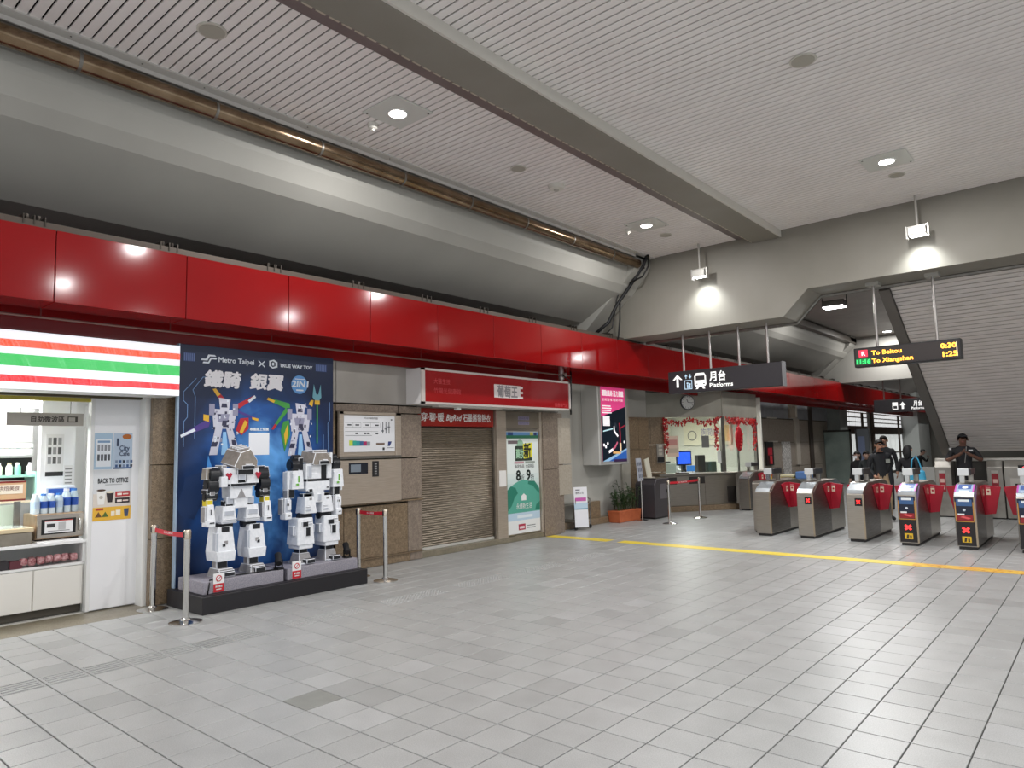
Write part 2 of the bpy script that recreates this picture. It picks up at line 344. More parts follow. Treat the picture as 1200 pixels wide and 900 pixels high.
# ================================================================== GIRDER, CROSS BEAMS
def girder(name, y0, y1, label):
    pr = [(-7.2, 5.7), (-7.2, 5.32), (-7.24, 5.17), (-7.33, 4.97), (-7.46, 4.83), (-8.37, 4.33), (-9.6, 4.33), (-9.6, 5.9), (-7.2, 5.9)]
    return struct(name, MB().xz(pr, y0, y1), CONC2, label)
girder('trim_3', -5, DY, 'sloping grey concrete girder above the red fascia')
girder('trim_4', 13.5, 28, 'sloping grey concrete girder beyond the cross beam')
girder('trim_5', 28.8, 52, 'far sloping grey concrete girder past the second beam')
MB_rib = MB().xz([(-7.0, 5.6), (-7.0, 5.36), (-7.1, 5.2), (-8.3, 4.12), (-8.9, 4.12), (-8.9, 5.6)], 12.1, DY)
struct('trim_6', MB_rib, CONC2, 'concrete rib where the girder meets the cross beam')
struct('trim_7', MB().xz([(-7.0, 5.6), (-7.0, 5.36), (-7.1, 5.2), (-8.3, 4.12), (-8.9, 4.12), (-8.9, 5.6)], 27.3, 28), CONC2, 'far concrete rib where the girder meets the second beam')
beam_poly = [(-9.2, 5.9), (-9.2, 3.96), (-4.35, 3.96), (-3.9, 4.4), (7, 4.4), (7, 5.9)]
cb = struct('wall_end', MB().xz(beam_poly, DY, 13.48), CONC, 'grey concrete cross beam with two spotlit patches', bevel=0)
MB().tube([(-7.6, 13.44, 3.94), (-4.35, 13.44, 3.94), (-3.9, 13.44, 4.38), (7, 13.44, 4.38)], 0.035, 6).build('edge_rail', STEELD, cb)
struct('wall_far_beam', MB().xz([(-9.2, 5.9), (-9.2, 3.9), (7, 3.9), (7, 5.9)], 28, 28.8), CONC2, 'second grey concrete cross beam far beyond the gates')
struct('ceiling_far', MB().box(-7.2, 7, 13.48, 52, 5.55, 5.7), N('far_ceiling', '#8b857f', '#958f89', 2, 0.5, coord='World'), 'plain grey ceiling beyond the cross beam')
struct('trim_8', MB().box(-7.35, -7.0, 13.48, 28, 5.3, 5.5), C('#6b655e', 0.4, 0.4), 'dark edge channel of the far ceiling')
struct('wall_back_far', MB().box(-12, 7, 51.8, 52, 0, 5.7), C('#8e8b84', 0.7), 'far end wall of the hall')
struct('wall_right', MB().box(6.8, 7, 13, 52, 0, 5.7), C('#8e8b84', 0.7), 'right side wall of the paid area')
# ================================================================== RED FASCIA
fa = thing('trim_11', None, None, (-7.65, -5, 3.2), kind='structure'); fa['label'] = 'long red enamel panel fascia along the shop fronts'
pw = 1.267
pm = MB()
pm.box(-0.03, 0, 0.004, pw - 0.004, 0, 0.71); pm.box(-0.42, -0.03, 0.004, pw - 0.004, 0, 0.02)
pmesh = pm.mesh('fascia_panel', RED, bevel=0.003)
jy = [2.17 + pw * k for k in range(-5, 38)]
for y in jy: inst('fascia_panel', pmesh, fa, (0, y + 5, 0))
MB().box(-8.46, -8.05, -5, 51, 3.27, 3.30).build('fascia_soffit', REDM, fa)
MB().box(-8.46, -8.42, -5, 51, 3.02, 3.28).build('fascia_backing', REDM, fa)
MB().box(-7.76, -7.66, -5, 51, 3.905, 3.925).build('top_angle', C('#5a5048', .5, .4), fa)
MB().box(-7.72, -7.70, -5, 51, 3.92, 3.985).build('top_angle', C('#5a5048', .5, .4), fa)
brm = MB(); brm.box(-0.16, 0.0, -0.10, -0.09, 0, 0.12); brm.box(-0.16, 0.0, -0.01, 0.0, 0, 0.12); brm.box(-0.16, 0.0, 0.08, 0.09, 0, 0.12)
for yy in (-0.06, 0.04): brm.cyl((-0.05, yy, 0.02), (-0.05, yy, 0.13), 0.018, n=8)
brm.box(-0.03, -0.02, -0.13, 0.12, 0.0, 0.05)
brme = brm.mesh('bracket', C('#4a443e', 0.45, 0.7))
for y in jy[3:36]: inst('bracket', brme, fa, (-0.04, y - 0.17 + 5, 0.71))
MB().box(-9.15, -9.05, -5, 51, 3.1, 4.4).build('gap_shade_sheet', DARK, fa)  # near-black sheet added behind the gap, shade put into its colour
cdt = thing('conduit', 'thin grey conduit running under the red fascia', 'pipe', (-8.06, -5, 3.1))
MB().cyl((-8.06, -5, 3.11), (-8.06, 11.2, 3.11), 0.013, n=8).build('conduit_tube', C('#8a6a64', 0.4, 0.5), cdt)
for q in range(9): MB().box(-8.064, -8.056, 0.9 + q * 1.27, 0.912 + q * 1.27, 3.11, 3.27).build('hanger', C('#6a1a18', .5), cdt)
# ================================================================== LEFT WALL
WLB = C('#57503f', 0.8)
wl0 = struct('wall_left', MB().box(-8.9, -8.54, 3.46, 7.6, 0, 3.02), WLB, 'left wall of granite with steel cladding above')
wl1 = struct('wall_left_shop', MB().box(-8.9, -8.72, 7.6, 11.25, 0, 3.02), WLB, 'granite and steel wall around the shuttered shop')
wl2 = struct('wall_left_pier', MB().box(-9.3, -9.0, 11.25, 15.75, 0, 4.3), CONC2, 'painted concrete pier wall beside the booth')
wl3 = struct('wall_left_far', MB().box(-9.3, -9.05, 21.2, 31.2, 0, 4.3), WLB, 'far granite wall beyond the booth')
wl4 = struct('trim_12', MB().box(-8.75, -8.16, -2, 3.44, -0.01, 0.002), STONE, 'brown stone threshold strip in front of the shop')
wl = wl0
WX = -8.45
def slab(y0, y1, z0, z1, mat=GRAN, x=WX, t=0.08, name='granite_slab'):
    return MB().box(x - t, x, y0 + 0.004, y1 - 0.004, z0 + 0.004, z1 - 0.004).build(name, mat, wl, bevel=0.003)
# strip between shop and backdrop, and what shows beside the info cabinet
for z0, z1 in ((0.0, 0.75), (0.75, 1.6), (1.6, 2.42)): slab(3.44, 4.0, z0, z1, GRAN2)
slab(5.4, 5.96, 0.12, 2.4, GRAN2)
slab(5.96, 7.12, 2.29, 2.405); slab(7.13, 7.6, 1.60, 2.28); slab(7.13, 7.6, 0.95, 1.585); slab(7.13, 7.6, 2.29, 2.405)
slab(5.75, 6.1, 0.14, 0.9, GRAN2); slab(6.1, 7.3, 0.14, 0.9, GRAN2); slab(7.3, 7.6, 0.14, 0.93, GRAN)
slab(5.4, 6.3, 0, 0.125, GRAN2); slab(6.3, 7.34, 0, 0.125, GRAN2); slab(7.34, 7.6, 0, 0.125)
MB().box(-8.50, -8.43, 5.4, 7.6, 0.125, 0.14).build('stone_ledge', GRAN2, wl); MB().box(-8.50, -8.425, 5.9, 7.6, 0.925, 0.945).build('stone_ledge', GRAN2, wl)
# aluminium cladding above
for y0, y1 in ((5.3, 5.96), (5.96, 7.6)): MB().box(-8.5, -8.44, y0 + 0.003, y1 - 0.003, 2.42, 3.02).build('cladding_panel', ALU, wl, bevel=0.003)
wl = wl1
for y0, y1 in ((7.6, 9.4), (9.4, 11.25)): MB().box(-8.7, -8.5, y0, y1, 2.42, 3.1).build('cladding_panel', ALU, wl)
# door pillar, shop header and jambs
slab(10.76, 11.26, 0.0, 1.28, GRAN); slab(10.76, 11.26, 1.28, 2.42, GRAN)
slab(11.28, 11.5, 0.0, 1.28, GRAN, -8.52); slab(11.28, 11.5, 1.3, 2.4, GRAN, -8.52)
MB().box(-8.75, -8.50, 11.28, 11.75, 0.75, 1.35).box(-8.75, -8.5, 11.28, 11.75, 1.37, 2.3).build('stone_plate', N('pale_stone_plate', '#a39a8c', '#b0a799', 20, 0.5, coord='World'), wl, bevel=0.003)
MB().box(-8.70, -8.47, 7.6, 10.76, 0.0, 0.095).build('threshold', STONE, wl, bevel=0.004)
MB().box(-8.66, -8.44, 7.5, 11.26, 2.395, 2.43).build('steel_lintel', STEELD, wl)
MB().box(-8.6, -8.47, 9.44, 9.7, 0.09, 2.4).build('door_jamb', CABST, wl, bevel=0.003)
MB().box(-8.6, -8.47, 10.70, 10.76, 0.09, 2.4).build('door_jamb', CABST, wl, bevel=0.003)
MB().box(-8.6, -8.5, 9.7, 10.7, 2.08, 2.4).build('transom_panel', N('transom_glass', '#6c645a', '#7d7468', 2, 0.15), wl)
tp = Panel(wl, (-8.499, 10.08, 2.13), FX)
for q in range(2): tp.rect(0, 0.33, 0.02 + q * 0.09, 0.085 + q * 0.09, C('#8d86a0', 0.5)); tp.txt('資訊科技大樓', 0.02, 0.032 + q * 0.09, 0.04, C('#3a3354'), 2, width=0.29)
tp.done()
# pier recess, plinth
wl = wl2
MB().box(-9.0, -8.95, 11.4, 14.35, 0.1, 3.9).build('pier_face', CONC2, wl)
MB().box(-8.98, -8.9, 14.35, 14.72, 0.0, 3.2).build('pilaster', N('pale_pilaster', '#a39f94', '#b3afa4', 3, 0.5), wl)
MB().box(-9.0, -8.86, 12.4, 13.3, 0.14, 0.5).build('plinth_box', GRAN2, wl, bevel=0.006); MB().box(-9.0, -8.78, 11.5, 14.8, 0, 0.14).build('plinth_step', GRAN2, wl, bevel=0.006)
for k, (y0, y1) in enumerate(((14.72, 15.25), (15.25, 15.75))):
    for z0, z1 in ((0, 1.0), (1.0, 1.62), (1.62, 2.42)): MB().box(-9.05, -8.95, y0 + .004, y1 - .004, z0 + .004, z1 - .004).build('granite_slab', GRAN2, wl)
# far granite wall, cladding, windows
wl = wl3
for k in range(7):
    y0 = 21.2 + k * 1.43
    for z0, z1 in ((0.02, 0.85), (0.85, 1.72), (1.72, 2.55)): MB().box(-9.05, -9.0, y0 + .006, y0 + 1.424, z0 + .006, z1 - .006).build('granite_slab', N('far_granite', '#8a8074', '#9a9084', 14, 0.45, coord='World'), wl)
for k in range(3): MB().box(-9.03, -8.98, 21.2 + k * 3.3 + .01, 24.5 + k * 3.3 - .01, 2.58, 3.22).build('cladding_panel', N('far_cladding', '#8c8e92', '#9a9ca0', 3, 0.45, 0.2, coord='World'), wl)
MB().box(-9.0, -8.95, 28.2, 28.6, 0, 3.1).build('dark_post', C('#3b3129', 0.6), wl)
MB().box(-9.02, -8.94, 26.6, 27.0, 0.9, 2.6).build('pipe_cabinet', C('#b0a89c', 0.5), wl)
for z in (1.73, 2.56): MB().box(-9.0, -8.97, 23.9, 24.8, z, z + .05).build('conduit_tray', C('#c8c3b8', 0.4), wl)
struct('trim_9', MB().box(-9.1, -8.5, 30.6, 31.7, 0, 3.3), N('far_column', '#7e8480', '#8d938f', 2, 0.5), 'grey square column by the glass block windows')
LITE = E('#e6e9ea', 0.8); MULL = C('#4c3f35', 0.6)
wn = 1
def far_window(y0, y1):
    global wn
    o = thing('window_%d' % wn, None, None, (-9.0, (y0 + y1) / 2, 0), kind='structure'); o['label'] = 'daylit glass block window beyond the gates'; wn += 1
    nb = max(3, int((y1 - y0) / 0.85)); st = (y1 - y0) / nb
    g1 = MB().box(-0.02, 0.02, 0.09, st - 0.09, 0.03, 0.185).mesh('glass_block', LITE)
    for a in range(nb):
        for b in range(6): inst('glass_block', g1, o, (-0.03, y0 - (y0 + y1) / 2 + a * st, 2.4 + b * 0.215))
    g2 = MB().box(-0.02, 0.02, 0.09, st - 0.09, 0.04, 0.95).mesh('pane', E('#dde1df', 0.65))
    for a in range(nb):
        for b in range(2): inst('pane', g2, o, (-0.03, y0 - (y0 + y1) / 2 + a * st, 0.1 + b * 0.98))
    fr = MB().box(-9.06, -8.96, y0, y1, 2.08, 2.36).box(-9.06, -8.95, y0 - 0.18, y0, 0, 3.7).box(-9.06, -8.97, y0, y1, 3.69, 3.76).box(-9.06, -8.97, y0, y1, 1.05, 1.10).box(-9.08, -9.05, y0, y1, 0, 3.7)
    fr.build('window_frame', MULL, o)
for y0, y1 in ((32, 37.0), (38.0, 44.2), (47.5, 51)): far_window(y0, y1)
struct('trim_10', MB().box(-9.1, -8.2, 44.3, 47.3, 0, 4.4), C('#bfc3bf', 0.6), 'pale column between the glass block windows')
MB().box(-9.3, -9.1, 31.2, 52, 0, 4.4).build('outer_wall', C('#b9bbb6', .7), wl)
MB().box(-8.6, -8.56, 34.2, 34.5, 0.1, 3.0).build('window_post', MULL, wl); MB().box(-8.6, -8.56, 41.2, 41.5, 0.1, 3.0).build('window_post', MULL, wl)
lb = thing('lit_sign_box', 'white backlit sign strip over the glass block windows', 'sign', (-8.9, 34.4, 3.2))
MB().box(-8.95, -8.75, 32.2, 36.6, 3.2, 3.6).build('sign_case', C('#d8d8d4', .5), lb); MB().box(-8.75, -8.74, 32.25, 36.55, 3.24, 3.56).build('sign_face', E('#f4f5f2', 1.2), lb)
p = Panel(lb, (-8.738, 32.3, 3.25), FX)
for q in range(7): p.rect(0.3 + q * .58, 0.36 + q * .58, 0.08, 0.25, C('#8a8580'))
p.done()
# ================================================================== CONVENIENCE SHOP
shp = struct('wall_shop', MB().box(-10.6, -10.5, -2, 3.44, 0, 2.6).box(-10.6, -8.55, 3.40, 3.46, 0, 3.2).box(-10.6, -8.5, -2, 3.44, 2.42, 2.5), C('#f1f1ee', 0.5), 'white inner walls of the convenience shop')
MB().box(-8.72, -8.46, -2, 3.44, 2.42, 3.2).build('upper_front', C('#8f2a26', .5), shp)
MB().box(-10.5, -8.75, -2, 3.4, -0.012, 0.004).build('shop_floor', C('#c9c7c0', .4), shp)
MB().box(-8.80, -8.72, 2.92, 3.42, 0.015, 2.37).build('sliding_panel', C('#eeeef0', 0.35), shp, bevel=0.004)
MB().box(-8.81, -8.715, 3.42, 3.45, 0.01, 2.42).build('steel_edge', STEELH, shp); MB().box(-8.82, -8.72, 2.885, 2.92, 0.01, 2.42).build('steel_edge', C('#e4e4e2', .4), shp)
MB().box(-8.74, -8.66, -2, 3.44, 2.37, 2.42).build('head_track', C('#57503a', 0.5), shp); MB().box(-8.83, -8.75, -2, 2.9, 2.33, 2.37).build('head_rail', C('#b6a83c', 0.4), shp)
MB().box(-9.35, -9.25, 2.55, 2.9, 0.8, 2.37).build('notice_wall', C('#f4f5f5', .4), shp)
for k in range(3):
    t = thing('ceiling_light', 'white tube light on the shop ceiling', 'light', (-9.3 - k * .4, 1.6, 2.36), 'shop tube lights')
    MB().box(-9.36 - k * .4, -9.24 - k * .4, 0.2, 2.85, 2.37, 2.42).build('housing', WHITE, t); MB().cyl((-9.3 - k * .4, 0.3, 2.35), (-9.3 - k * .4, 2.8, 2.35), 0.02, n=10).build('tube', E('#fbfcff', 9), t)
downlight((-9.45, 1.7, 2.3), 75, r=.5)  # fill light added to brighten the shop interior, no fixture of its own
sg = thing('shop_sign', 'backlit white shop sign with orange, green and red stripes', 'sign', (-8.1, 1, 2.38))
MB().box(-8.46, -8.105, -2, 3.58, 2.38, 2.965).build('sign_box', WHITE, sg, bevel=0.006)
for nm, c, z0, z1, s in (('stripe', '#f0f0f6', 2.385, 2.962, 0.55), ('stripe', '#e84a14', 2.80, 2.872, 0.6), ('stripe', '#0aa84a', 2.612, 2.728, 0.55), ('stripe', '#c8141f', 2.452, 2.522, 0.55)):
    d = 0.004 if c == '#f2f2f6' else 0.006
    MB().box(-8.105, -8.105 + d, -2, 3.58, z0, z1).build('stripe', E(c, s), sg)
# counter with doors and shelf
ct = thing('shop_counter', 'white counter cabinet with an open shelf under its top', 'counter', (-8.9, 1.9, 0.01))
MB().box(-9.5, -8.80, 0.2, 2.88, 0.10, 0.53).build('body', C('#dedcd6', .45), ct); MB().box(-9.5, -8.86, 0.2, 2.88, 0.012, 0.10).build('plinth', C('#4a443a', .6), ct)
MB().box(-9.5, -8.78, 0.2, 2.88, 0.53, 0.555).build('shelf', WHITE, ct); MB().box(-9.5, -8.76, 0.2, 2.89, 0.765, 0.80).build('countertop', C('#efefef', .3), ct, bevel=0.004)
MB().box(-9.5, -9.44, 0.2, 2.88, .55, .77).build('shelf_back', C('#e6e6e2'), ct); MB().box(-9.5, -8.78, 2.86, 2.885, .55, .77).build('side', WHITE, ct)
for y0, y1 in ((0.75, 1.6), (1.6, 2.40), (2.40, 2.87)): MB().box(-8.80, -8.782, y0 + .006, y1 - .006, 0.105, 0.52).build('door', C('#e4e1da', .4), ct, bevel=0.003)
mw = thing('microwave', 'steel microwave oven with a white notice on its door', 'microwave', (-9.0, 2.66, 0.815))
MB().box(-9.3, -8.86, 2.42, 2.885, 0.832, 1.10).build('casing', N('warm_steel', '#b79a7c', '#cbb39a', 6, .35, .8), mw, bevel=0.008)
MB().box(-8.86, -8.835, 2.43, 2.88, 0.845, 1.09).build('door', STEELH, mw, bevel=0.004); MB().box(-8.835, -8.832, 2.47, 2.80, 0.88, 1.045).build('window', BLACK, mw)
MB().tube([(-8.84, 2.835, .9), (-8.805, 2.835, .92), (-8.805, 2.835, 1.02), (-8.84, 2.835, 1.04)], .012).build('handle', CHROME, mw, smooth=True)
MB().box(-9.28, -8.9, 2.45, 2.5, .815, .833).box(-9.28, -8.9, 2.8, 2.85, .815, .833).build('feet', BLACK, mw)
p = Panel(mw, (-8.8318, 2.50, 0.895), FX); p.rect(0, .27, 0, .135, C('#e9e9e9')); p.rect(.02, .1, .06, .1, C('#3a3a3a'), 2); p.rect(.13, .2, .03, .11, C('#b9b9b9'), 2); p.rect(.0, .27, .125, .135, C('#c0392f'), 2); p.rect(.03, .24, .015, .025, C('#9a9a9a'), 2); p.done()
tag(MB().box(-9.3, -8.79, 2.42, 2.86, 0.80, 0.815).build('microwave_tray', C('#f3f3f3', .4), bevel=.003), 'flat white tray under the microwave', 'tray')
dc = thing('food_warmer', 'steel food warmer case with a glass lid on the counter', 'warmer', (-9.0, 2.0, 0.80))
MB().box(-9.35, -8.80, 1.45, 2.38, 0.80, 0.93).build('casing', N('warmer_steel', '#8c8478', '#a39a8c', 5, .3, .9), dc, bevel=.006); MB().box(-9.36, -8.79, 1.44, 2.39, .93, .975).build('rim', C('#d9c6a2', .35), dc, bevel=.005)
MB().box(-9.33, -8.83, 1.47, 2.36, .975, .98).build('lid', C('#b9c3bd', .1), dc); MB().box(-9.36, -9.32, 1.44, 2.39, .97, 1.2).build('back_glass', C('#cfd9c9', .2), dc)
MB().box(-9.2, -9.17, 2.3, 2.36, .975, 1.24).build('arm', STEELD, dc)
tp_ = thing('menu_poster', 'dark red food poster above the warmer', 'poster', (-9.35, 1.95, 1.24)); MB().box(-9.37, -9.35, 1.5, 2.45, 1.24, 1.46).build('board', C('#7a1f1a', .4), tp_)
p = Panel(tp_, (-9.349, 1.5, 1.24), FX); p.rect(.42, .95, .02, .2, C('#caa27c')); p.rect(.62, .92, .08, .18, C('#e8dccb'), 2); p.circ(.25, .1, .08, C('#a3402a')); p.circ(.55, .07, .06, C('#e3c9a6'), 2); p.rect(.2, .35, .12, .19, C('#5b1512'), 2)
p.txt('熱烘焙美食', .64, .12, .04, C('#6b2a20'), 3, width=.25); p.done()
MB().box(-9.40, -9.34, 1.4, 2.5, 1.215, 1.24).build('board_ledge', C('#e8d9bd', .4), tp_)
# shelves with bottles
sv = thing('drink_shelf', 'pale green glass shelf carrying small drinks', 'shelf', (-9.6, 1.9, 1.5)); MB().box(-9.75, -9.36, 0.6, 2.56, 1.50, 1.525).build('board', C('#a7dccb', .3), sv); MB().box(-9.75, -9.34, 2.535, 2.56, 1.2, 1.56).build('bracket', C('#a7dccb', .3), sv)
MB().box(-9.8, -9.75, .6, 2.6, 1.46, 1.72).build('back_panel', C('#2c2a28', .6), sv)
bc = ['#f0efe9', '#e8e6ee', '#9fd9d0', '#efe9da', '#e9e3cf', '#d9e6ea', '#f3f3f3', '#ece7e4', '#3a3791', '#e4e4ea', '#efe6d2', '#e3dfd6', '#7fbfa8', '#e6e6e6']
for k in range(14):
    c = bc[k % len(bc)]; y = 1.2 + k * .1 + (0.02 if k % 3 else 0)
    b = thing('drink_bottle', 'small %s drink bottle on the green glass shelf' % ('violet' if c == '#3a3791' else 'teal' if c in ('#9fd9d0', '#7fbfa8') else 'pale'), 'bottle', (-9.5, y, 1.525), 'small drinks on the shelf')
    MB().lathe([(.032, 0), (.034, .01), (.034, .09), (.02, .115), (.016, .12)], (-9.5, y, 1.525), 10).build('bottle', C(c, .3), b, smooth='auto'); MB().lathe([(.019, .118), (.019, .14)], (-9.5, y, 1.525), 10).build('cap', C(['#ffffff', '#d8d8d8', '#c7b28a'][k % 3], .4), b)
# water packs on the microwave
for k, (y, x, z) in enumerate([(2.46 + a * .075, -9.0 - b * .075, 1.10) for b in range(2) for a in range(6)]):
    w = thing('water_bottle', 'clear bottled water with a blue label on the microwave', 'bottle', (x, y, z), 'bottled water on the microwave')
    h = .215 if y < 2.7 else .26
    MB().lathe([(.032, 0), (.034, .008), (.034, h * .72), (.015, h * .9), (.015, h * .92)], (x, y, z), 10).build('bottle', C('#cfe0ea', .12), w, smooth='auto')
    MB().lathe([(.0348, h * .28), (.0348, h * .62)], (x, y, z), 10).build('label', C('#2b58b8' if k % 3 else '#b9cfe6', .4), w)
    MB().lathe([(.017, h * .9), (.017, h)], (x, y, z), 10).build('cap', C('#3d7fd0' if k % 2 else '#e8ecf2', .4), w)
for k in range(2):
    t = thing('water_pack', 'shrink-wrapped blue and white pack of water beside the bottles', 'pack', (-9.2, 2.72 + k * .0, 1.10 + k * .13), 'shrink-wrapped water packs')
    MB().box(-9.29, -9.11, 2.56, 2.88, 1.10 + k * .15, 1.245 + k * .15).build('wrap', C('#dfe9f2', .2), t, bevel=.02); MB().box(-9.108, -9.105, 2.6, 2.86, 1.13 + k * .15, 1.21 + k * .15).build('label', C('#2f63c4', .3), t)
# snacks on the open shelf
for k in range(7):
    y = 2.32 + k * .077; m = '#7a2f38' if k % 2 else '#8a4148'
    t = tag(MB().obox((-8.86, y, .615), (.13, .07, .075), (0, random.uniform(-.3, .3), random.uniform(-.2, .2))).build('snack_pack', N('snack_%d' % (k % 2), m, '#c9a0a0', 40, .3), bevel=.014), 'small wine red snack bag on the open shelf', 'snack', 'snack bags on the shelf')
for k in range(3):
    y = 1.95 + k * .12
    tag(MB().box(-8.92, -8.80, y, y + .112, .556, .66 - .012 * k).build('snack_box', C(['#262326', '#2b2528', '#5a2630'][k], .4), bevel=.004), ['dark snack box at the left of the shelf row', 'dark snack box in the middle of the shelf row', 'wine red snack box beside the snack bags'][k], 'box')
tag(MB().box(-8.92, -8.82, 1.72, 1.93, .556, .585).build('snack_tray', C('#c98a98', .5), bevel=.005), 'flat pink snack tray on the open shelf', 'tray')
# hanging sign of the microwave corner and upper cabinet
hs = thing('hanging_sign', 'grey hanging sign with dark lettering over the shop counter', 'sign', (-8.86, 2.5, 2.06)); MB().box(-8.88, -8.86, 2.12, 2.85, 2.06, 2.20).build('board', C('#aaa49c', .4), hs)
MB().cyl((-8.87, 2.25, 2.2), (-8.87, 2.25, 2.36), .004, n=6).build('wire', STEELD, hs); MB().cyl((-8.87, 2.72, 2.2), (-8.87, 2.72, 2.36), .004, n=6).build('wire', STEELD, hs)
p = Panel(hs, (-8.8595, 2.12, 2.06), FX); p.txt('自助微波區', .22, .045, .052, C('#3b352e'), 1, width=.32, bold=.02); p.rect(.57, .67, .04, .105, C('#3b352e')); p.rect(.58, .645, .05, .095, C('#aaa49c'), 2); p.done()
uc = thing('wall_cabinet', 'white upper cabinet with a steel rail at the back of the shop', 'cabinet', (-9.7, 1.6, 1.75)); MB().box(-9.9, -9.55, .4, 2.56, 1.74, 2.3).build('body', C('#f3f3f1', .35), uc, bevel=.005); MB().box(-9.55, -9.54, .5, 2.54, 1.9, 2.28).build('door', WHITE, uc); MB().cyl((-9.5, .5, 1.83), (-9.5, 2.54, 1.83), .012).build('rail', CHROME, uc)
nt_ = thing('notice_sheet', 'white sheet with black line drawings on the shop wall', 'notice', (-9.24, 2.72, 1.45)); MB().box(-9.25, -9.245, 2.60, 2.78, 1.5, 1.98).build('sheet', WHITE, nt_)
p = Panel(nt_, (-9.2445, 2.60, 1.5), FX)
for q in range(9): p.rect(.02 + .05 * (q % 3), .055 + .05 * (q % 3), .14 + .11 * (q // 3), .22 + .11 * (q // 3), C('#5a5a58') if q % 2 else C('#9a9a98'))
p.rect(.0, .18, .0, .05, C('#2d2d2d')); p.done()
n2 = thing('notice_sheet', 'small white notice sheet above the water packs', 'notice', (-9.24, 2.83, 1.38)); MB().box(-9.25, -9.245, 2.79, 2.88, 1.38, 1.62).build('sheet', WHITE, n2)
p = Panel(n2, (-9.2445, 2.79, 1.38), FX)
for q in range(5): p.rect(.01, .08, .03 + .04 * q, .045 + .04 * q, C('#8d8d8b'))
p.done()
# posters on the white panel
bo = thing('poster', 'poster with bold black lettering and two coffee cups on white panel', 'poster', (-8.72, 3.1, 1.0))
MB().box(-8.72, -8.717, 2.925, 3.325, 0.99, 1.56).build('sheet', C('#d6d8da', .35), bo)
p = Panel(bo, (-8.7168, 2.925, .99), FX)
p.rect(0, .4, 0, .15, C('#e5b23a', .4)); p.rect(0, .4, .15, .3, C('#d9cfc4', .4)); p.txt('BACK TO OFFICE', .045, .42, .055, C('#1d1f22'), 2, width=.32, bold=.025)
p.rect(.12, .3, .395, .405, C('#a9abad'), 2)
p.poly([(.05, .18), (.115, .18), (.13, .34), (.035, .34)], C('#eceae6'), 2); p.circ(.082, .34, .047, C('#4a3222'), 3, ry=.012); p.circ(.082, .26, .02, C('#b9b4ab'), 3)
p.poly([(.15, .2), (.2, .2), (.215, .31), (.135, .31)], C('#2d2326'), 2); p.circ(.175, .315, .042, C('#e8dcc6'), 3, ry=.012)
p.rect(.23, .385, .26, .32, C('#b5232b'), 2); p.rect(.23, .385, .185, .245, C('#2e2022'), 2)
for v in (.275, .2): p.rect(.25, .3, v, v + .025, C('#f0e4dc'), 3); p.rect(.31, .37, v + .005, v + .02, C('#e3cfc6'), 3)
p.rect(.03, .11, .115, .14, C('#b5432b'), 2)
for u, c in ((.06, '#6b4a2a'), (.13, '#4c6b2e')): p.poly([(u - .035, .04), (u + .035, .04), (u, .1)], C(c), 2)
p.rect(.19, .23, .045, .1, C('#efe6d2'), 2); p.rect(.24, .29, .05, .11, C('#efe6d2'), 2); p.poly([(.335, .03), (.37, .03), (.38, .12), (.325, .12)], C('#3d4b6b'), 2); p.done()
b1 = thing('poster', 'light blue poster with rows of small pictures on white panel', 'poster', (-8.72, 3.0, 1.58)); MB().box(-8.72, -8.717, 2.925, 3.115, 1.565, 1.975).build('sheet', C('#a9c3d9', .35), b1)
p = Panel(b1, (-8.7168, 2.925, 1.565), FX); p.rect(.015, .175, .03, .34, C('#e7ecf2'))
for q in range(8): p.rect(.03 + .036 * (q % 4), .055 + .036 * (q % 4), .1 + .11 * (q // 4), .17 + .11 * (q // 4), C('#53565c') if q < 4 else C('#8c8f96'), 2)
p.rect(.03, .16, .3, .325, C('#7f9fc0'), 2); p.done()
b2 = thing('poster', 'blue poster with scattered dark lettering on white panel', 'poster', (-8.72, 3.2, 1.58)); MB().box(-8.72, -8.717, 3.125, 3.325, 1.565, 1.975).build('sheet', C('#b7c7da', .35), b2)
p = Panel(b2, (-8.7168, 3.125, 1.565), FX); p.circ(.14, .37, .05, C('#b5651f'), 1, ry=.03); p.txt('City', .06, .21, .06, C('#3a4a6b'), 2, width=.11, bold=.02); p.txt('Cafe', .06, .15, .05, C('#2d3a5a'), 2, width=.11, bold=.02)
for q in range(10): p.rect(.02 + .04 * (q % 5), .045 + .04 * (q % 5), .02 + .05 * (q // 5), .05 + .05 * (q // 5), C(['#3a5a8b', '#2a3040', '#7a8aa5'][q % 3]), 2)
p.rect(.03, .055, .26, .35, C('#33415c'), 2); p.rect(0, .2, 0, .018, C('#2f4f86'), 2); p.done()
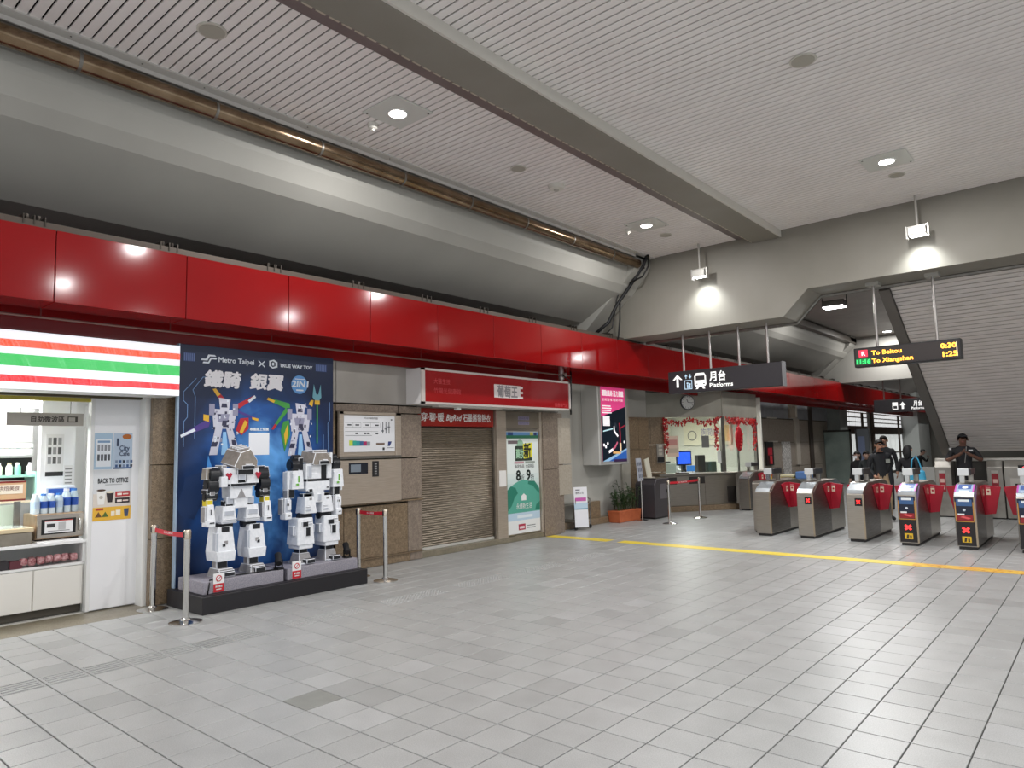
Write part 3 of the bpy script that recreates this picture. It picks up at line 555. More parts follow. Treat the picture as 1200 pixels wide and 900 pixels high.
# ================================================================== STEEL INFORMATION CABINET
ic = thing('information_cabinet', 'brushed steel wall cabinet with a white diagram board and small display', 'cabinet', (-8.43, 6.55, .93))
MB().box(-8.45, -8.40, 5.98, 7.12, 1.60, 2.29).build('frame', CABST, ic, bevel=.006); MB().box(-8.45, -8.385, 5.98, 7.125, .945, 1.585).build('front_panel', CABST, ic, bevel=.008)
MB().box(-8.40, -8.392, 6.06, 7.0, 1.70, 2.235).build('board', C('#dcdde0', .25), ic); MB().box(-8.40, -8.375, 5.98, 7.12, 1.60, 1.64).build('frame_rail', STEELD, ic)
for (y0, y1, z0, z1) in ((5.98, 6.05, 1.62, 2.29), (7.01, 7.12, 1.62, 2.29), (5.98, 7.12, 2.245, 2.29)): MB().box(-8.40, -8.38, y0, y1, z0, z1).build('frame_rail', CABST, ic, bevel=.004)
MB().box(-8.386, -8.382, 6.14, 6.48, 1.38, 1.54).build('display', C('#2a2c33', .15), ic); MB().box(-8.382, -8.381, 6.17, 6.35, 1.41, 1.52).build('screen', C('#7d8791', .1), ic); MB().box(-8.386, -8.380, 6.56, 6.68, 1.33, 1.56).build('keypad', C('#1e1d1f', .4), ic)
for q in range(5): MB().box(-8.380, -8.376, 6.6, 6.64, 1.36 + q * .037, 1.38 + q * .037).build('key', C('#8d8d8d', .4), ic)
MB().lathe([(.018, 0), (.018, .012)], (0, 0, 0), 10).build('lock', CHROME, ic).location = (.05, .48, .62)
p = Panel(ic, (-8.3918, 6.06, 1.70), FX); K = C('#55585c'); p.txt('月台詳細配置圖', .36, .485, .022, C('#333333'), 1, width=.25)
for a, b in ((.02, .30), (.33, .64)): p.line([(a, .43), (b, .43)], .004, K); p.line([(a, .36), (b, .36)], .004, K)
p.line([(.02, .30), (.62, .30)], .004, K); p.line([(.02, .24), (.5, .24)], .005, K)
for u in (.06, .2, .38, .56): p.rect(u, u + .07, .385, .405, C('#3c3f44')); p.line([(u + .1, .36), (u + .1, .43)], .003, K)
for u in (.2, .35, .41, .57): p.rect(u, u + .05, .26, .282, C('#2b2e33'))
for k, c in enumerate(('#b9c845', '#2f9f8a', '#2b8f96', '#2f5f8a', '#a5235a', '#8a8f96')): p.rect(.09 + k * .063, .155 + k * .063, .09, .17 - .004 * k, C(c)); 
for k in range(3): p.rect(.70 + k * .06, .715 + k * .06, .27, .45, K); p.rect(.68 + k * .06, .73 + k * .06, .3 + .03 * k, .32 + .03 * k, C('#7c7f84'))
p.rect(.58, .74, .10, .13, C('#6d5a4d')); p.rect(.70, .74, .02, .06, C('#333333')); p.poly([(.80, .08), (.84, .08), (.88, .15), (.81, .15)], C('#26346b')); p.rect(.79, .92, .05, .058, K); p.rect(.86, .89, .47, .49, C('#333333')); p.done()
# ================================================================== RED SHOP: sign, header, shutter, poster door
rs = thing('shop_sign', 'long red shop sign box with pasted white lettering in its middle', 'sign', (-8.1, 9.2, 2.42))
MB().box(-8.46, -8.105, 7.28, 11.22, 2.425, 2.99).build('sign_case', C('#e4e2e0', .4), rs, bevel=.006); MB().box(-8.105, -8.10, 7.36, 11.17, 2.46, 2.955).build('sign_face', N('red_acrylic', '#8f0c12', '#981016', 1.0, .2), rs)
for (y0, y1, z0, z1) in ((7.28, 11.22, 2.425, 2.46), (7.28, 11.22, 2.955, 2.99), (7.28, 7.36, 2.425, 2.99), (11.17, 11.22, 2.425, 2.99)): MB().box(-8.105, -8.085, y0, y1, z0, z1).build('sign_rim', C('#d9cfca', .3, .3), rs)
p = Panel(rs, (-8.0995, 7.36, 2.46), FX); DR = C('#c9444a', .4)
p.txt('大醫生技', .2, .30, .07, DR, 1, width=.36); p.txt('竹陽光健康館', .2, .15, .07, DR, 1, width=.6)
p.rect(1.62, 2.33, .135, .365, C('#e5dcdb'), 1); p.txt('葡萄王', 1.70, .165, .16, C('#8f8b8e'), 2, width=.55, bold=.03)
for q in range(3): p.rect(2.30, 2.40, .135 + .09 * q, .175 + .09 * q, C('#e5dcdb'), 2)
p.txt('健康專門店', 3.35, .03, .06, DR, 1, width=.42); p.done()
MB().box(-8.35, -8.2, 7.75, 9.3, 2.40, 2.43).build('lamp_tray', C('#d8d4cf', .35), rs); MB().box(-8.3, -8.24, 8.2, 8.3, 2.36, 2.4).build('sensor', WHITE, rs)
tag(MB().cyl((-8.15, 11.02, 3.03), (-8.15, 11.02, 3.22), .055).cyl((-8.15, 11.02, 2.99), (-8.15, 11.02, 3.03), .03).cyl((-8.1, 11.02, 3.12), (-8.04, 11.02, 3.12), .035).build('speaker_horn', C('#b8aaa6', .35, .4), smooth='auto'), 'small grey round fixture on the end of the red sign', 'fixture')
cab = tag(MB().tube([(-8.12, 11.3, 3.25), (-8.1, 11.27, 3.05), (-8.12, 11.28, 2.7), (-8.15, 11.3, 2.35)], .018, 6).tube([(-8.2, 11.2, 3.2), (-8.05, 10.95, 3.1), (-8.08, 11.25, 3.0)], .014, 6).build('cable', BLACK, smooth=True), 'black cable hanging down the end of the red sign', 'cable')
hd = thing('shop_header', 'dark red shop header strip with white lettering above the shutter', 'sign', (-8.5, 8.5, 2.12)); MB().box(-8.58, -8.53, 7.6, 9.42, 2.10, 2.395).build('board', N('header_red', '#8a1a14', '#962216', 2, .3), hd)
p = Panel(hd, (-8.5295, 7.6, 2.10), FX); p.txt('·穿·聊·暖', .03, .095, .11, WHITE, 1, width=.55, bold=.012); p.txt('BigRed', .63, .10, .105, WHITE, 1, width=.38, bold=.015, shear=.35); p.txt('石墨烯發熱衣', 1.04, .095, .11, WHITE, 1, width=.70, bold=.012); p.done()
sh = thing('roller_shutter', 'closed grey steel roller shutter between granite pillars', 'shutter', (-8.58, 8.5, .1))
slm = MB().prism([(0, 0, 0), (0.006, 0, .006), (0.012, 0, .018), (0.006, 0, .031), (0, 0, .036), (-.006, 0, .018)], (0, 1.84, 0)).mesh('shutter_slat', N('shutter_steel', '#716759', '#8c8173', 3, .36, .65, stretch=(1, 3, 30), coord='World'), recalc=True)
for q in range(53): inst('shutter_slat', slm, sh, (0, -.9, .045 + q * .0364))
MB().box(-8.6, -8.555, 7.6, 9.44, .097, .143).build('bottom_bar', C('#d9d8d2', .3, .5), sh, bevel=.004); MB().box(-8.62, -8.6, 7.6, 9.44, .1, 2.09).build('backing', C('#5a574f', .6), sh)
MB().box(-8.6, -8.54, 9.41, 9.44, .1, 2.1).build('guide_rail', STEELD, sh)
dr = thing('door_1', None, None, (-8.55, 10.2, .1), kind='structure'); dr['label'] = 'shop side door covered by a green and white discount poster'
MB().box(-8.56, -8.515, 9.71, 10.70, .10, 2.08).build('door_leaf', STEELH, dr)
ps = thing('poster', 'tall green and white discount poster on the shop side door', 'poster', (-8.51, 10.2, .13)); MB().box(-8.515, -8.508, 9.73, 10.68, .13, 2.02).build('sheet', C('#dfe7e4', .3), ps)
p = Panel(ps, (-8.5078, 9.73, .13), FX); G = C('#2f7f6b', .35); W_, H_ = .95, 1.89
for k, c in enumerate(('#d7e2e0', '#cfdedb', '#c3d8d3', '#b4cfc9', '#a5c6bf')): p.rect(0, W_, 1.1 - .09 * k - .09, 1.1 - .09 * k, C(c, .3))
arc = [(.95 * t / 16, .70 + .28 * math.sin(math.pi * (0.12 + .76 * t / 16))) for t in range(17)]
p.poly([(0, .38), (.95, .38)] + arc[::-1], C('#59a895', .35), 2)
for pts in ([(0, .42), (.12, .52), (.2, .66), (.3, .74), (.24, .84), (.1, .88), (0, .80)], [(.62, .96), (.8, .95), (.92, .84), (.95, .7), (.86, .76), (.75, .86), (.6, .9)], [(.95, .40), (.95, .56), (.84, .5), (.8, .40)]): p.poly(pts, G, 3)
p.rect(0, W_, .24, .38, C('#bcd3e4', .3), 2); p.rect(.27, .72, .28, .335, C('#dfeaf0'), 3); p.rect(0, W_, 0, .24, C('#e8eae9', .3), 2)
p.rect(.3, .5, .06, .17, C('#b0324a'), 3); p.rect(.33, .47, .085, .13, C('#e9d5d9'), 4)
p.rect(.54, .8, .12, .135, C('#7c7f80'), 3); p.rect(.54, .8, .08, .095, C('#7c7f80'), 3)
p.rect(0, W_, 1.76, 1.82, C('#1f6a4c'), 2); p.rect(0, W_, 1.82, 1.88, C('#5a86b8'), 2); p.rect(.05, .2, 1.82, 1.88, C('#1e3f76'), 3); p.rect(.7, .8, 1.82, 1.88, C('#b9b04a'), 3); p.rect(.82, .9, 1.82, 1.87, C('#2a2f63'), 3)
p.rect(.05, .33, 1.66, 1.72, C('#6b5f63'), 2); p.rect(.25, .75, 1.34, 1.62, C('#2b3a2e'), 2); p.poly([(.5, 1.38), (.74, 1.4), (.76, 1.68), (.48, 1.66)], C('#d9d23a'), 3); p.txt('新', .5, 1.42, .21, C('#1d221c'), 4, bold=.03, width=.22); p.txt('藥妝', .27, 1.40, .14, C('#9fc9a8'), 4, bold=.02, width=.23); p.circ(.4, 1.64, .1, C('#8fb59b'), 1)
p.txt('指定商品', .23, 1.21, .055, C('#5a4a4c'), 3, width=.27); p.txt('全店商品', .55, 1.21, .055, C('#3a3a3a'), 3, width=.25); p.rect(.22, .5, 1.29, 1.33, C('#b98f98'), 3); p.rect(.54, .83, 1.29, 1.33, C('#9aa39a'), 3)
p.txt('8', .26, .98, .19, C('#15211d'), 4, bold=.03); p.txt('折', .39, .98, .085, C('#35423d'), 4); p.txt('9', .56, .98, .19, C('#15211d'), 4, bold=.03); p.txt('折', .69, .98, .085, C('#35423d'), 4)
p.rect(.4, .54, .60, .68, WHITE, 4); p.poly([(.39, .68), (.55, .68), (.47, .73)], WHITE, 4); p.txt('永續新生活', .25, .455, .085, WHITE, 4, width=.45); p.done()
nb = tag(MB().box(-8.47, -8.465, 9.48, 9.67, 1.02, 1.31).build('notice_sheet', C('#dedcd8', .5)), 'small white notice taped to the steel door jamb', 'notice')
# ================================================================== WALL LIGHT BOX WITH PINK POSTER
ab = thing('advert_light_box', 'grey wall light box with a pink and black illuminated poster', 'light box', (-8.7, 13.4, 1.3))
MB().box(-8.95, -8.50, 12.80, 14.0, 1.30, 3.13).build('case', C('#c4c3bf', .35, .2), ab, bevel=.012); MB().box(-8.50, -8.49, 12.83, 13.97, 1.34, 3.09).build('frame', C('#bcbab5', .3, .4), ab)
MB().box(-8.49, -8.487, 12.90, 13.90, 1.38, 3.03).build('poster_face', E('#e8468a', .38), ab)
p = Panel(ab, (-8.4868, 12.90, 1.38), FX); NV = C('#12202e', .3)
p.poly([(0, 0), (1, 0), (1, 1.23), (0, .98)], NV, 1); p.poly([(.25, 0), (1, 0), (1, .26)], E('#2c5fae', .3), 2); p.poly([(0, .0), (.25, 0), (1, .24), (1, .28)], E('#8fb7d8', .3), 3)
p.rect(.45, 1, -.02, .04, C('#3a1d4e'), 4); wt = E('#f6f2f4', .5)
p.txt('運動風尚·活力滿載', .04, 1.46, .10, wt, 2, width=.9, bold=.03); p.txt('全新登場 精彩不斷', .04, 1.34, .05, wt, 2, width=.88)
for q in range(4): p.rect(.04, .42 - .03 * (q % 2), 1.06 + .05 * q, 1.085 + .05 * q, wt, 2)
p.rect(.06, .33, .78, 1.0, wt, 3); p.line([(.05, .66), (.45, .72)], .03, E('#bfe3ea', .3), 3)
for u, v in ((.14, .32), (.22, .39), (.07, .36)): p.circ(u, v, .035, wt, 3, 12)
RDP = E('#a02038', .3)
p.line([(.72, .85), (.74, .6), (.73, .42), (.74, .25)], .05, RDP, 4); p.line([(.72, .72), (.95, .8)], .03, RDP, 4); p.line([(.3, .22), (.5, .3), (.62, .42)], .05, E('#c8607a', .3), 4); p.line([(.5, .78), (.5, .66), (.65, .55)], .05, wt, 4); p.line([(.74, .4), (.74, .22)], .07, E('#e8c9a0', .4), 5); p.line([(.42, .19), (.74, .18)], .05, E('#d9a86a', .4), 5); p.line([(.25, .2), (.42, .26)], .06, wt, 5); p.circ(.9, .42, .03, wt, 4, 10); p.circ(.55, .8, .06, C('#2b3442'), 4, 12); p.done()
# ================================================================== BACKDROP AND PLATFORM
def board_mat():
    m, nt, b = nodes_of('blue_backdrop_print'); L = nt.links; nn = nt.nodes.new
    tc = nn('ShaderNodeTexCoord'); nz = nn('ShaderNodeTexNoise'); nz.inputs['Scale'].default_value = 2.2; nz.inputs['Detail'].default_value = 3; nz.inputs['Distortion'].default_value = .6; L.new(tc.outputs['Object'], nz.inputs['Vector'])
    mp = nn('ShaderNodeMapping'); mp.inputs['Location'].default_value = (0, -.02, -1.05 * .62); mp.inputs['Scale'].default_value = (0, .85, .62); L.new(tc.outputs['Object'], mp.inputs[0])
    ln = nn('ShaderNodeVectorMath'); ln.operation = 'LENGTH'; L.new(mp.outputs[0], ln.inputs[0])
    m1 = nn('ShaderNodeMapRange'); m1.inputs['From Min'].default_value = .12; m1.inputs['From Max'].default_value = .95; m1.inputs['To Min'].default_value = .95; m1.inputs['To Max'].default_value = 0; L.new(ln.outputs['Value'], m1.inputs[0])
    mm = nn('ShaderNodeMath'); mm.operation = 'MULTIPLY'; L.new(m1.outputs[0], mm.inputs[0]); r0 = nn('ShaderNodeMapRange'); r0.inputs['From Min'].default_value = .3; r0.inputs['From Max'].default_value = .65; r0.inputs['To Min'].default_value = .25; r0.inputs['To Max'].default_value = 1.1; L.new(nz.outputs['Fac'], r0.inputs[0]); L.new(r0.outputs[0], mm.inputs[1])
    rp = nn('ShaderNodeValToRGB'); e = rp.color_ramp.elements; e[0].position = 0; e[0].color = hexc('#0b1f42'); e[1].position = .75; e[1].color = hexc('#66a9ea'); x = e.new(.3); x.color = hexc('#1c4f92'); L.new(mm.outputs[0], rp.inputs[0])
    L.new(rp.outputs[0], b.inputs['Base Color']); b.inputs['Roughness'].default_value = .35; return m
bk = thing('backdrop_board', 'tall dark blue printed backdrop board behind the robot statues', 'board', (-8.3, 4.73, .2))
MB().box(-8.33, -8.28, 3.66, 5.80, .19, 3.02).build('board', board_mat(), bk, bevel=.003); MB().box(-8.34, -8.276, 3.645, 3.66, .19, 3.02).build('edge_trim', C('#9fb4c9', .3), bk)
p = Panel(bk, (-8.2798, 3.66, .2), FX); SV = C('#dfe6ee', .35); BL = C('#5f9ad6', .35)
p.rect(.04, .18, 2.62, 2.72, C('#33487a')); p.rect(1.85, 2.03, 2.62, 2.72, C('#33487a'))
for q in range(6): p.rect(.05 + q * .022, .06 + q * .022, 2.625, 2.715, C('#6c7fae'), 2); p.rect(1.86 + q * .028, 1.873 + q * .028, 2.625, 2.715, C('#6c7fae'), 2)
p.poly([(.25, 2.645), (.33, 2.645), (.36, 2.70), (.44, 2.70), (.42, 2.72), (.34, 2.72), (.31, 2.665), (.26, 2.665)], SV); p.poly([(.27, 2.61), (.35, 2.61), (.38, 2.665), (.44, 2.665), (.45, 2.685), (.37, 2.685), (.34, 2.63), (.28, 2.63)], SV)
p.txt('Metro Taipei', .47, 2.64, .065, SV, 1, width=.47, bold=.018); p.line([(1.0, 2.62), (1.09, 2.70)], .014, SV); p.line([(1.0, 2.70), (1.09, 2.62)], .014, SV)
p.poly([(1.15, 2.64), (1.2, 2.61), (1.27, 2.63), (1.27, 2.70), (1.22, 2.73), (1.15, 2.71)], SV, 1); p.poly([(1.17, 2.65), (1.2, 2.63), (1.24, 2.645), (1.24, 2.69), (1.2, 2.71), (1.17, 2.69)], C('#0b1c3a'), 2); p.rect(1.19, 1.22, 2.65, 2.69, SV, 3)
p.txt('TRUE WAY TOY', 1.30, 2.64, .045, SV, 1, width=.50, bold=.035)
p.txt('鐵騎', .29, 2.345, .155, C('#f0eef2'), 2, width=.48, bold=.035, shear=.12); p.txt('銀翼', .88, 2.345, .155, C('#f0eef2'), 2, width=.48, bold=.035, shear=.12)
p.circ(1.60, 2.42, .125, BL, 1); p.txt('2IN1', 1.48, 2.39, .085, SV, 3, width=.26, bold=.03, shear=.1); p.rect(1.55, 1.66, 2.335, 2.355, SV, 2); p.rect(1.53, 1.68, 2.49, 2.50, SV, 2)
for pts in ([(.06, 1.6), (.06, 1.9), (.1, 1.95), (.1, 2.1), (.05, 2.15), (.05, 2.25), (.2, 2.42)], [(.19, 1.7), (.19, 2.2), (.16, 2.28), (.28, 2.44), (.4, 2.44)], [(2.08, 2.2), (2.08, 1.95), (2.05, 1.9), (2.06, 1.5)], [(1.98, 1.75), (1.98, 1.55), (1.94, 1.5), (1.95, 1.3)]): p.line(pts, .007, C('#6f93c4'), 1)
# light streaks of the print
p.poly([(.0, .9), (.1, 1.25), (.28, 1.3), (.3, .95), (.2, .75), (.05, .8)], C('#12305c'), 1); p.poly([(.3, 1.0), (.36, 1.5), (.41, 1.35), (.42, 1.0)], C('#4f93da', .35), 1)
# white card, caption
p.rect(.88, 1.16, 1.49, 1.77, C('#eef0f4'), 2); p.txt('專屬線上預購', .89, 1.80, .03, SV, 2, width=.26, bold=.03)
# printed figures
LG = C('#c9c9d6', .35); MG = C('#8f8fa6', .35); DG = C('#34344c', .35); RD = C('#b3232f', .35); YW = C('#dcae33', .35); PU = C('#4c3a86', .35); GR = C('#3f8f3f', .35); LB = C('#8fc0ea', .35)
def fig(u, v, wing, tail):
    p.poly([(u - .06, v + .55), (u + .05, v + .55), (u + .07, v + .68), (u - .08, v + .70)], LG, 3); p.poly([(u - .05, v + .58), (u + .03, v + .58), (u + .02, v + .63), (u - .04, v + .63)], DG, 4)
    p.poly([(u - .14, v + .32), (u + .12, v + .32), (u + .15, v + .55), (u - .16, v + .56)], LG, 2); p.poly([(u - .08, v + .4), (u + .04, v + .4), (u + .06, v + .5), (u - .1, v + .5)], MG, 3); p.poly([(u - .04, v + .34), (u + .05, v + .34), (u + .03, v + .42), (u - .03, v + .42)], DG, 4)
    p.poly([(u - .19, v + .0), (u - .09, v + .0), (u - .03, v + .32), (u - .12, v + .32)], LG, 2); p.poly([(u + .02, v + .32), (u + .1, v + .32), (u + .2, v + .02), (u + .1, v - .02)], LG, 2)
    p.poly([(u - .17, v + .1), (u - .1, v + .1), (u - .08, v + .16), (u - .15, v + .16)], DG, 3); p.poly([(u + .1, v + .12), (u + .16, v + .1), (u + .14, v + .18), (u + .09, v + .18)], DG, 3); p.poly([(u - .04, v + .0), (u + .05, v + .0), (u + .02, v + .28), (u - .02, v + .28)], LB, 2)
    p.rect(u - .2, u - .13, v + .48, v + .62, MG, 3); p.rect(u + .1, u + .17, v + .48, v + .63, MG, 3)
    for q in range(46):
        du, dv_ = random.uniform(-.17, .17), random.uniform(.0, .68)
        if (dv_ < .3 and abs(abs(du) - .1) > .06) or (dv_ > .56 and abs(du) > .08): continue
        w_, h_ = random.uniform(.01, .03), random.uniform(.01, .04); p.poly([(u + du, v + dv_), (u + du + w_, v + dv_ + .006), (u + du + w_, v + dv_ + h_), (u + du, v + dv_ + h_)], random.choice([LG, MG, DG, DG, SV]), 4.1 + q * .01)
    for k_, (pts, c) in enumerate(wing): p.poly(pts, c, 2 + k_ * .15)
    for k_, (pts, c) in enumerate(tail): p.poly(pts, c, 5 + k_ * .15)
fig(.56, 1.5, [([(.40, 2.30), (.44, 2.31), (.60, 2.14), (.54, 2.1)], RD), ([(.40, 2.30), (.44, 2.31), (.50, 2.24), (.46, 2.21)], YW), ([(.70, 2.12), (.74, 2.07), (.97, 2.22), (.95, 2.25)], RD), ([(.86, 2.18), (.88, 2.15), (.97, 2.22), (.95, 2.25)], SV), ([(.70, 2.06), (.73, 2.02), (1.0, 1.92), (1.01, 1.95)], PU), ([(.92, 1.97), (.92, 1.94), (1.0, 1.92), (1.01, 1.95)], YW)],
    [([(.70, 1.80), (.78, 1.74), (.87, 1.82), (.87, 1.96), (.76, 1.95)], RD), ([(.75, 1.78), (.79, 1.76), (.86, 1.9), (.82, 1.93)], YW), ([(.02, 1.74), (.03, 1.71), (.36, 1.84), (.38, 1.92), (.32, 1.92)], PU), ([(.02, 1.74), (.03, 1.71), (.2, 1.79), (.18, 1.82)], SV), ([(.29, 1.92), (.36, 1.9), (.36, 1.98), (.29, 1.99)], YW)])
fig(1.62, 1.47, [([(1.12, 2.20), (1.14, 2.23), (1.45, 2.16), (1.46, 2.10), (1.38, 2.10)], GR), ([(1.12, 2.20), (1.14, 2.23), (1.24, 2.19), (1.22, 2.16)], YW), ([(1.19, 1.82), (1.22, 1.81), (1.43, 2.06), (1.40, 2.11)], GR), ([(1.19, 1.82), (1.22, 1.81), (1.27, 1.87), (1.24, 1.89)], RD), ([(1.74, 2.16), (1.8, 2.13), (1.82, 2.22), (1.78, 2.22)], YW)],
    [([(1.32, 1.8), (1.38, 1.52), (1.46, 1.75), (1.44, 1.94), (1.36, 1.92)], GR), ([(1.37, 1.75), (1.39, 1.6), (1.43, 1.75), (1.42, 1.88)], YW), ([(1.865, 1.63), (1.885, 1.63), (1.885, 2.18), (1.865, 2.18)], GR), ([(1.86, 2.2), (1.80, 2.26), (1.82, 2.44), (1.86, 2.3), (1.89, 2.3), (1.93, 2.44), (1.94, 2.26), (1.89, 2.2)], C('#6fa9b8')), ([(1.835, 2.16), (1.915, 2.16), (1.915, 2.22), (1.835, 2.22)], YW)])
p.done()
pf = thing('display_platform', 'low black display platform in front of the blue backdrop', 'platform', (-7.9, 4.7, 0))
MB().box(-8.35, -7.48, 3.60, 5.77, 0.0, .185).build('platform_body', C('#1c1a1e', .45), pf, bevel=.004)
MB().box(-8.3, -7.52, 3.64, 5.73, .185, .19).build('platform_top', C('#232126', .5), pf)
SLB = N('grey_slab_print', '#8f8c96', '#a6a2aa', 60, .5, h3='#77747e', scale3=120)
tag(MB().box(-8.2, -7.60, 3.66, 4.63, .19, .325).build('statue_plinth', SLB, bevel=.004), 'grey speckled plinth under the robot with dark round shoulders', 'plinth')
tag(MB().box(-8.2, -7.60, 4.68, 5.70, .19, .325).build('statue_plinth', SLB, bevel=.004), 'grey speckled plinth under the robot with white shoulder plates', 'plinth')
for k, (y, lb_) in enumerate(((3.83, 'red and white price card on the plinth with red heart robot'), (4.80, 'red and white price card on the plinth of the green striped robot'))):
    t = thing('price_card', lb_, 'card', (-7.59, y, .2)); MB().box(-7.598, -7.592, y - .06, y + .06, .2, .40).build('card', C('#f0eeee', .4), t); MB().box(-7.592, -7.590, y - .06, y + .06, .2, .29).build('card_band', C('#c5202e', .4), t)
    pp = Panel(t, (-7.5898, y - .06, .2), FX); pp.circ(.06, .145, .035, C('#c5202e'), 1, 16); pp.circ(.06, .145, .025, C('#f0eeee'), 2, 16); pp.line([(.04, .125), (.08, .165)], .008, C('#c5202e'), 3); pp.txt('請勿觸碰', .02, .05, .018, WHITE, 1, width=.08, bold=.02); pp.rect(.03, .09, .025, .035, WHITE, 1); pp.done()
# ------------------------------------------------------------------ robot statues
RWH = N('white_brick_plastic', '#e4e7ec', '#eff1f5', 30, .3); RGY = N('grey_brick_plastic', '#8d8b8c', '#9b999a', 30, .35); RBR = N('warm_grey_brick_plastic', '#857d74', '#948c84', 20, .4); RDK = C('#1b1d22', .35); RLT = C('#b9bec8', .35)
RM = [RWH, RGY, RDK, RBR, C('#b2203a', .35), C('#d9c62a', .35), C('#6fae4a', .4), RLT]
def rp_(name, par, items, bevel=.006):
    """items: (material index, y0, y1, z0, z1, x0, x1[, ty, tx])"""
    mb = MB()
    for it in items:
        mb.mi(it[0]); y0, y1, z0, z1, x0, x1 = it[1:7]; ty = it[7] if len(it) > 7 else 1; tx = it[8] if len(it) > 8 else 1
        mb.tbox(x0, x1, y0, y1, z0, z1, ty, tx)
    return mb.build(name, RM, par, bevel=bevel)
def joint(name, par, pts, r, axis, ln, m=RDK):
    mb = MB()
    for (x, y, z) in pts:
        a = Vector((x, y, z)); d = Vector(axis) * ln / 2; mb.cyl(a - d, a + d, r, n=14); mb.cyl(a - d * 1.15, a + d * 1.15, r * .6, n=10)
    return mb.build(name, m, par, smooth='auto')
ra = thing('robot_statue', 'white brick-built robot statue with dark round shoulders and red hearts', 'statue', (-7.9, 4.18, .325), 'brick-built robot statues')
hood = MB(); hood.mi(3).prism([(-7.70, 4.05, 1.56), (-7.70, 4.13, 1.72), (-7.70, 4.25, 1.76), (-7.70, 4.34, 1.62), (-7.70, 4.33, 1.53), (-7.70, 4.10, 1.52)], (-.30, -.02, .05)); hood.mi(1)
for q in range(4): hood.obox((-7.76 - q * .06, 4.19, 1.765 + q * .012), (.02, .16, .02), (.15, 0, 0))
hood.mi(2).box(-7.71, -7.685, 4.14, 4.30, 1.52, 1.57); hood.mi(0).box(-7.70, -7.68, 4.18, 4.27, 1.57, 1.585); hood.mi(2).box(-7.98, -7.72, 4.10, 4.30, 1.46, 1.54)
hood.build('head_hood', RM, ra, bevel=.006)
rp_('torso', ra, [(0, 3.95, 4.12, 1.36, 1.54, -8.0, -7.74), (0, 4.22, 4.38, 1.36, 1.54, -8.0, -7.74), (2, 4.10, 4.23, 1.34, 1.53, -8.0, -7.76), (7, 4.12, 4.21, 1.40, 1.50, -7.77, -7.73), (2, 4.02, 4.34, 1.33, 1.37, -7.98, -7.73), (0, 3.90, 3.98, 1.33, 1.45, -7.9, -7.71), (2, 4.20, 4.22, 1.38, 1.54, -7.74, -7.725), (1, 3.94, 4.0, 1.54, 1.58, -7.95, -7.78), (1, 4.30, 4.38, 1.54, 1.58, -7.95, -7.78)])
for y in (4.0, 4.36): MB().prism([(-7.735, y - .035, 1.47), (-7.735, y, 1.41), (-7.735, y + .035, 1.47), (-7.735, y + .02, 1.49), (-7.735, y, 1.475), (-7.735, y - .02, 1.49)], (.018, 0, 0)).build('heart_emblem', RM[4], ra)
rp_('waist', ra, [(0, 4.03, 4.30, 1.19, 1.33, -7.95, -7.75, 1.05), (7, 4.06, 4.28, 1.31, 1.335, -7.96, -7.74), (2, 4.08, 4.26, 1.328, 1.345, -7.95, -7.745)])
MB().prism([(-7.752, 4.115, 1.20), (-7.752, 4.165, 1.30), (-7.752, 4.215, 1.20)], (.012, 0, 0)).build('waist_triangle', RM[1], ra)
rp_('pelvis', ra, [(0, 4.09, 4.25, 1.08, 1.20, -7.93, -7.76, 1.1), (2, 4.0, 4.34, 1.10, 1.17, -7.92, -7.80), (7, 4.00, 4.08, 1.13, 1.21, -7.86, -7.77), (7, 4.26, 4.34, 1.13, 1.21, -7.86, -7.77)])
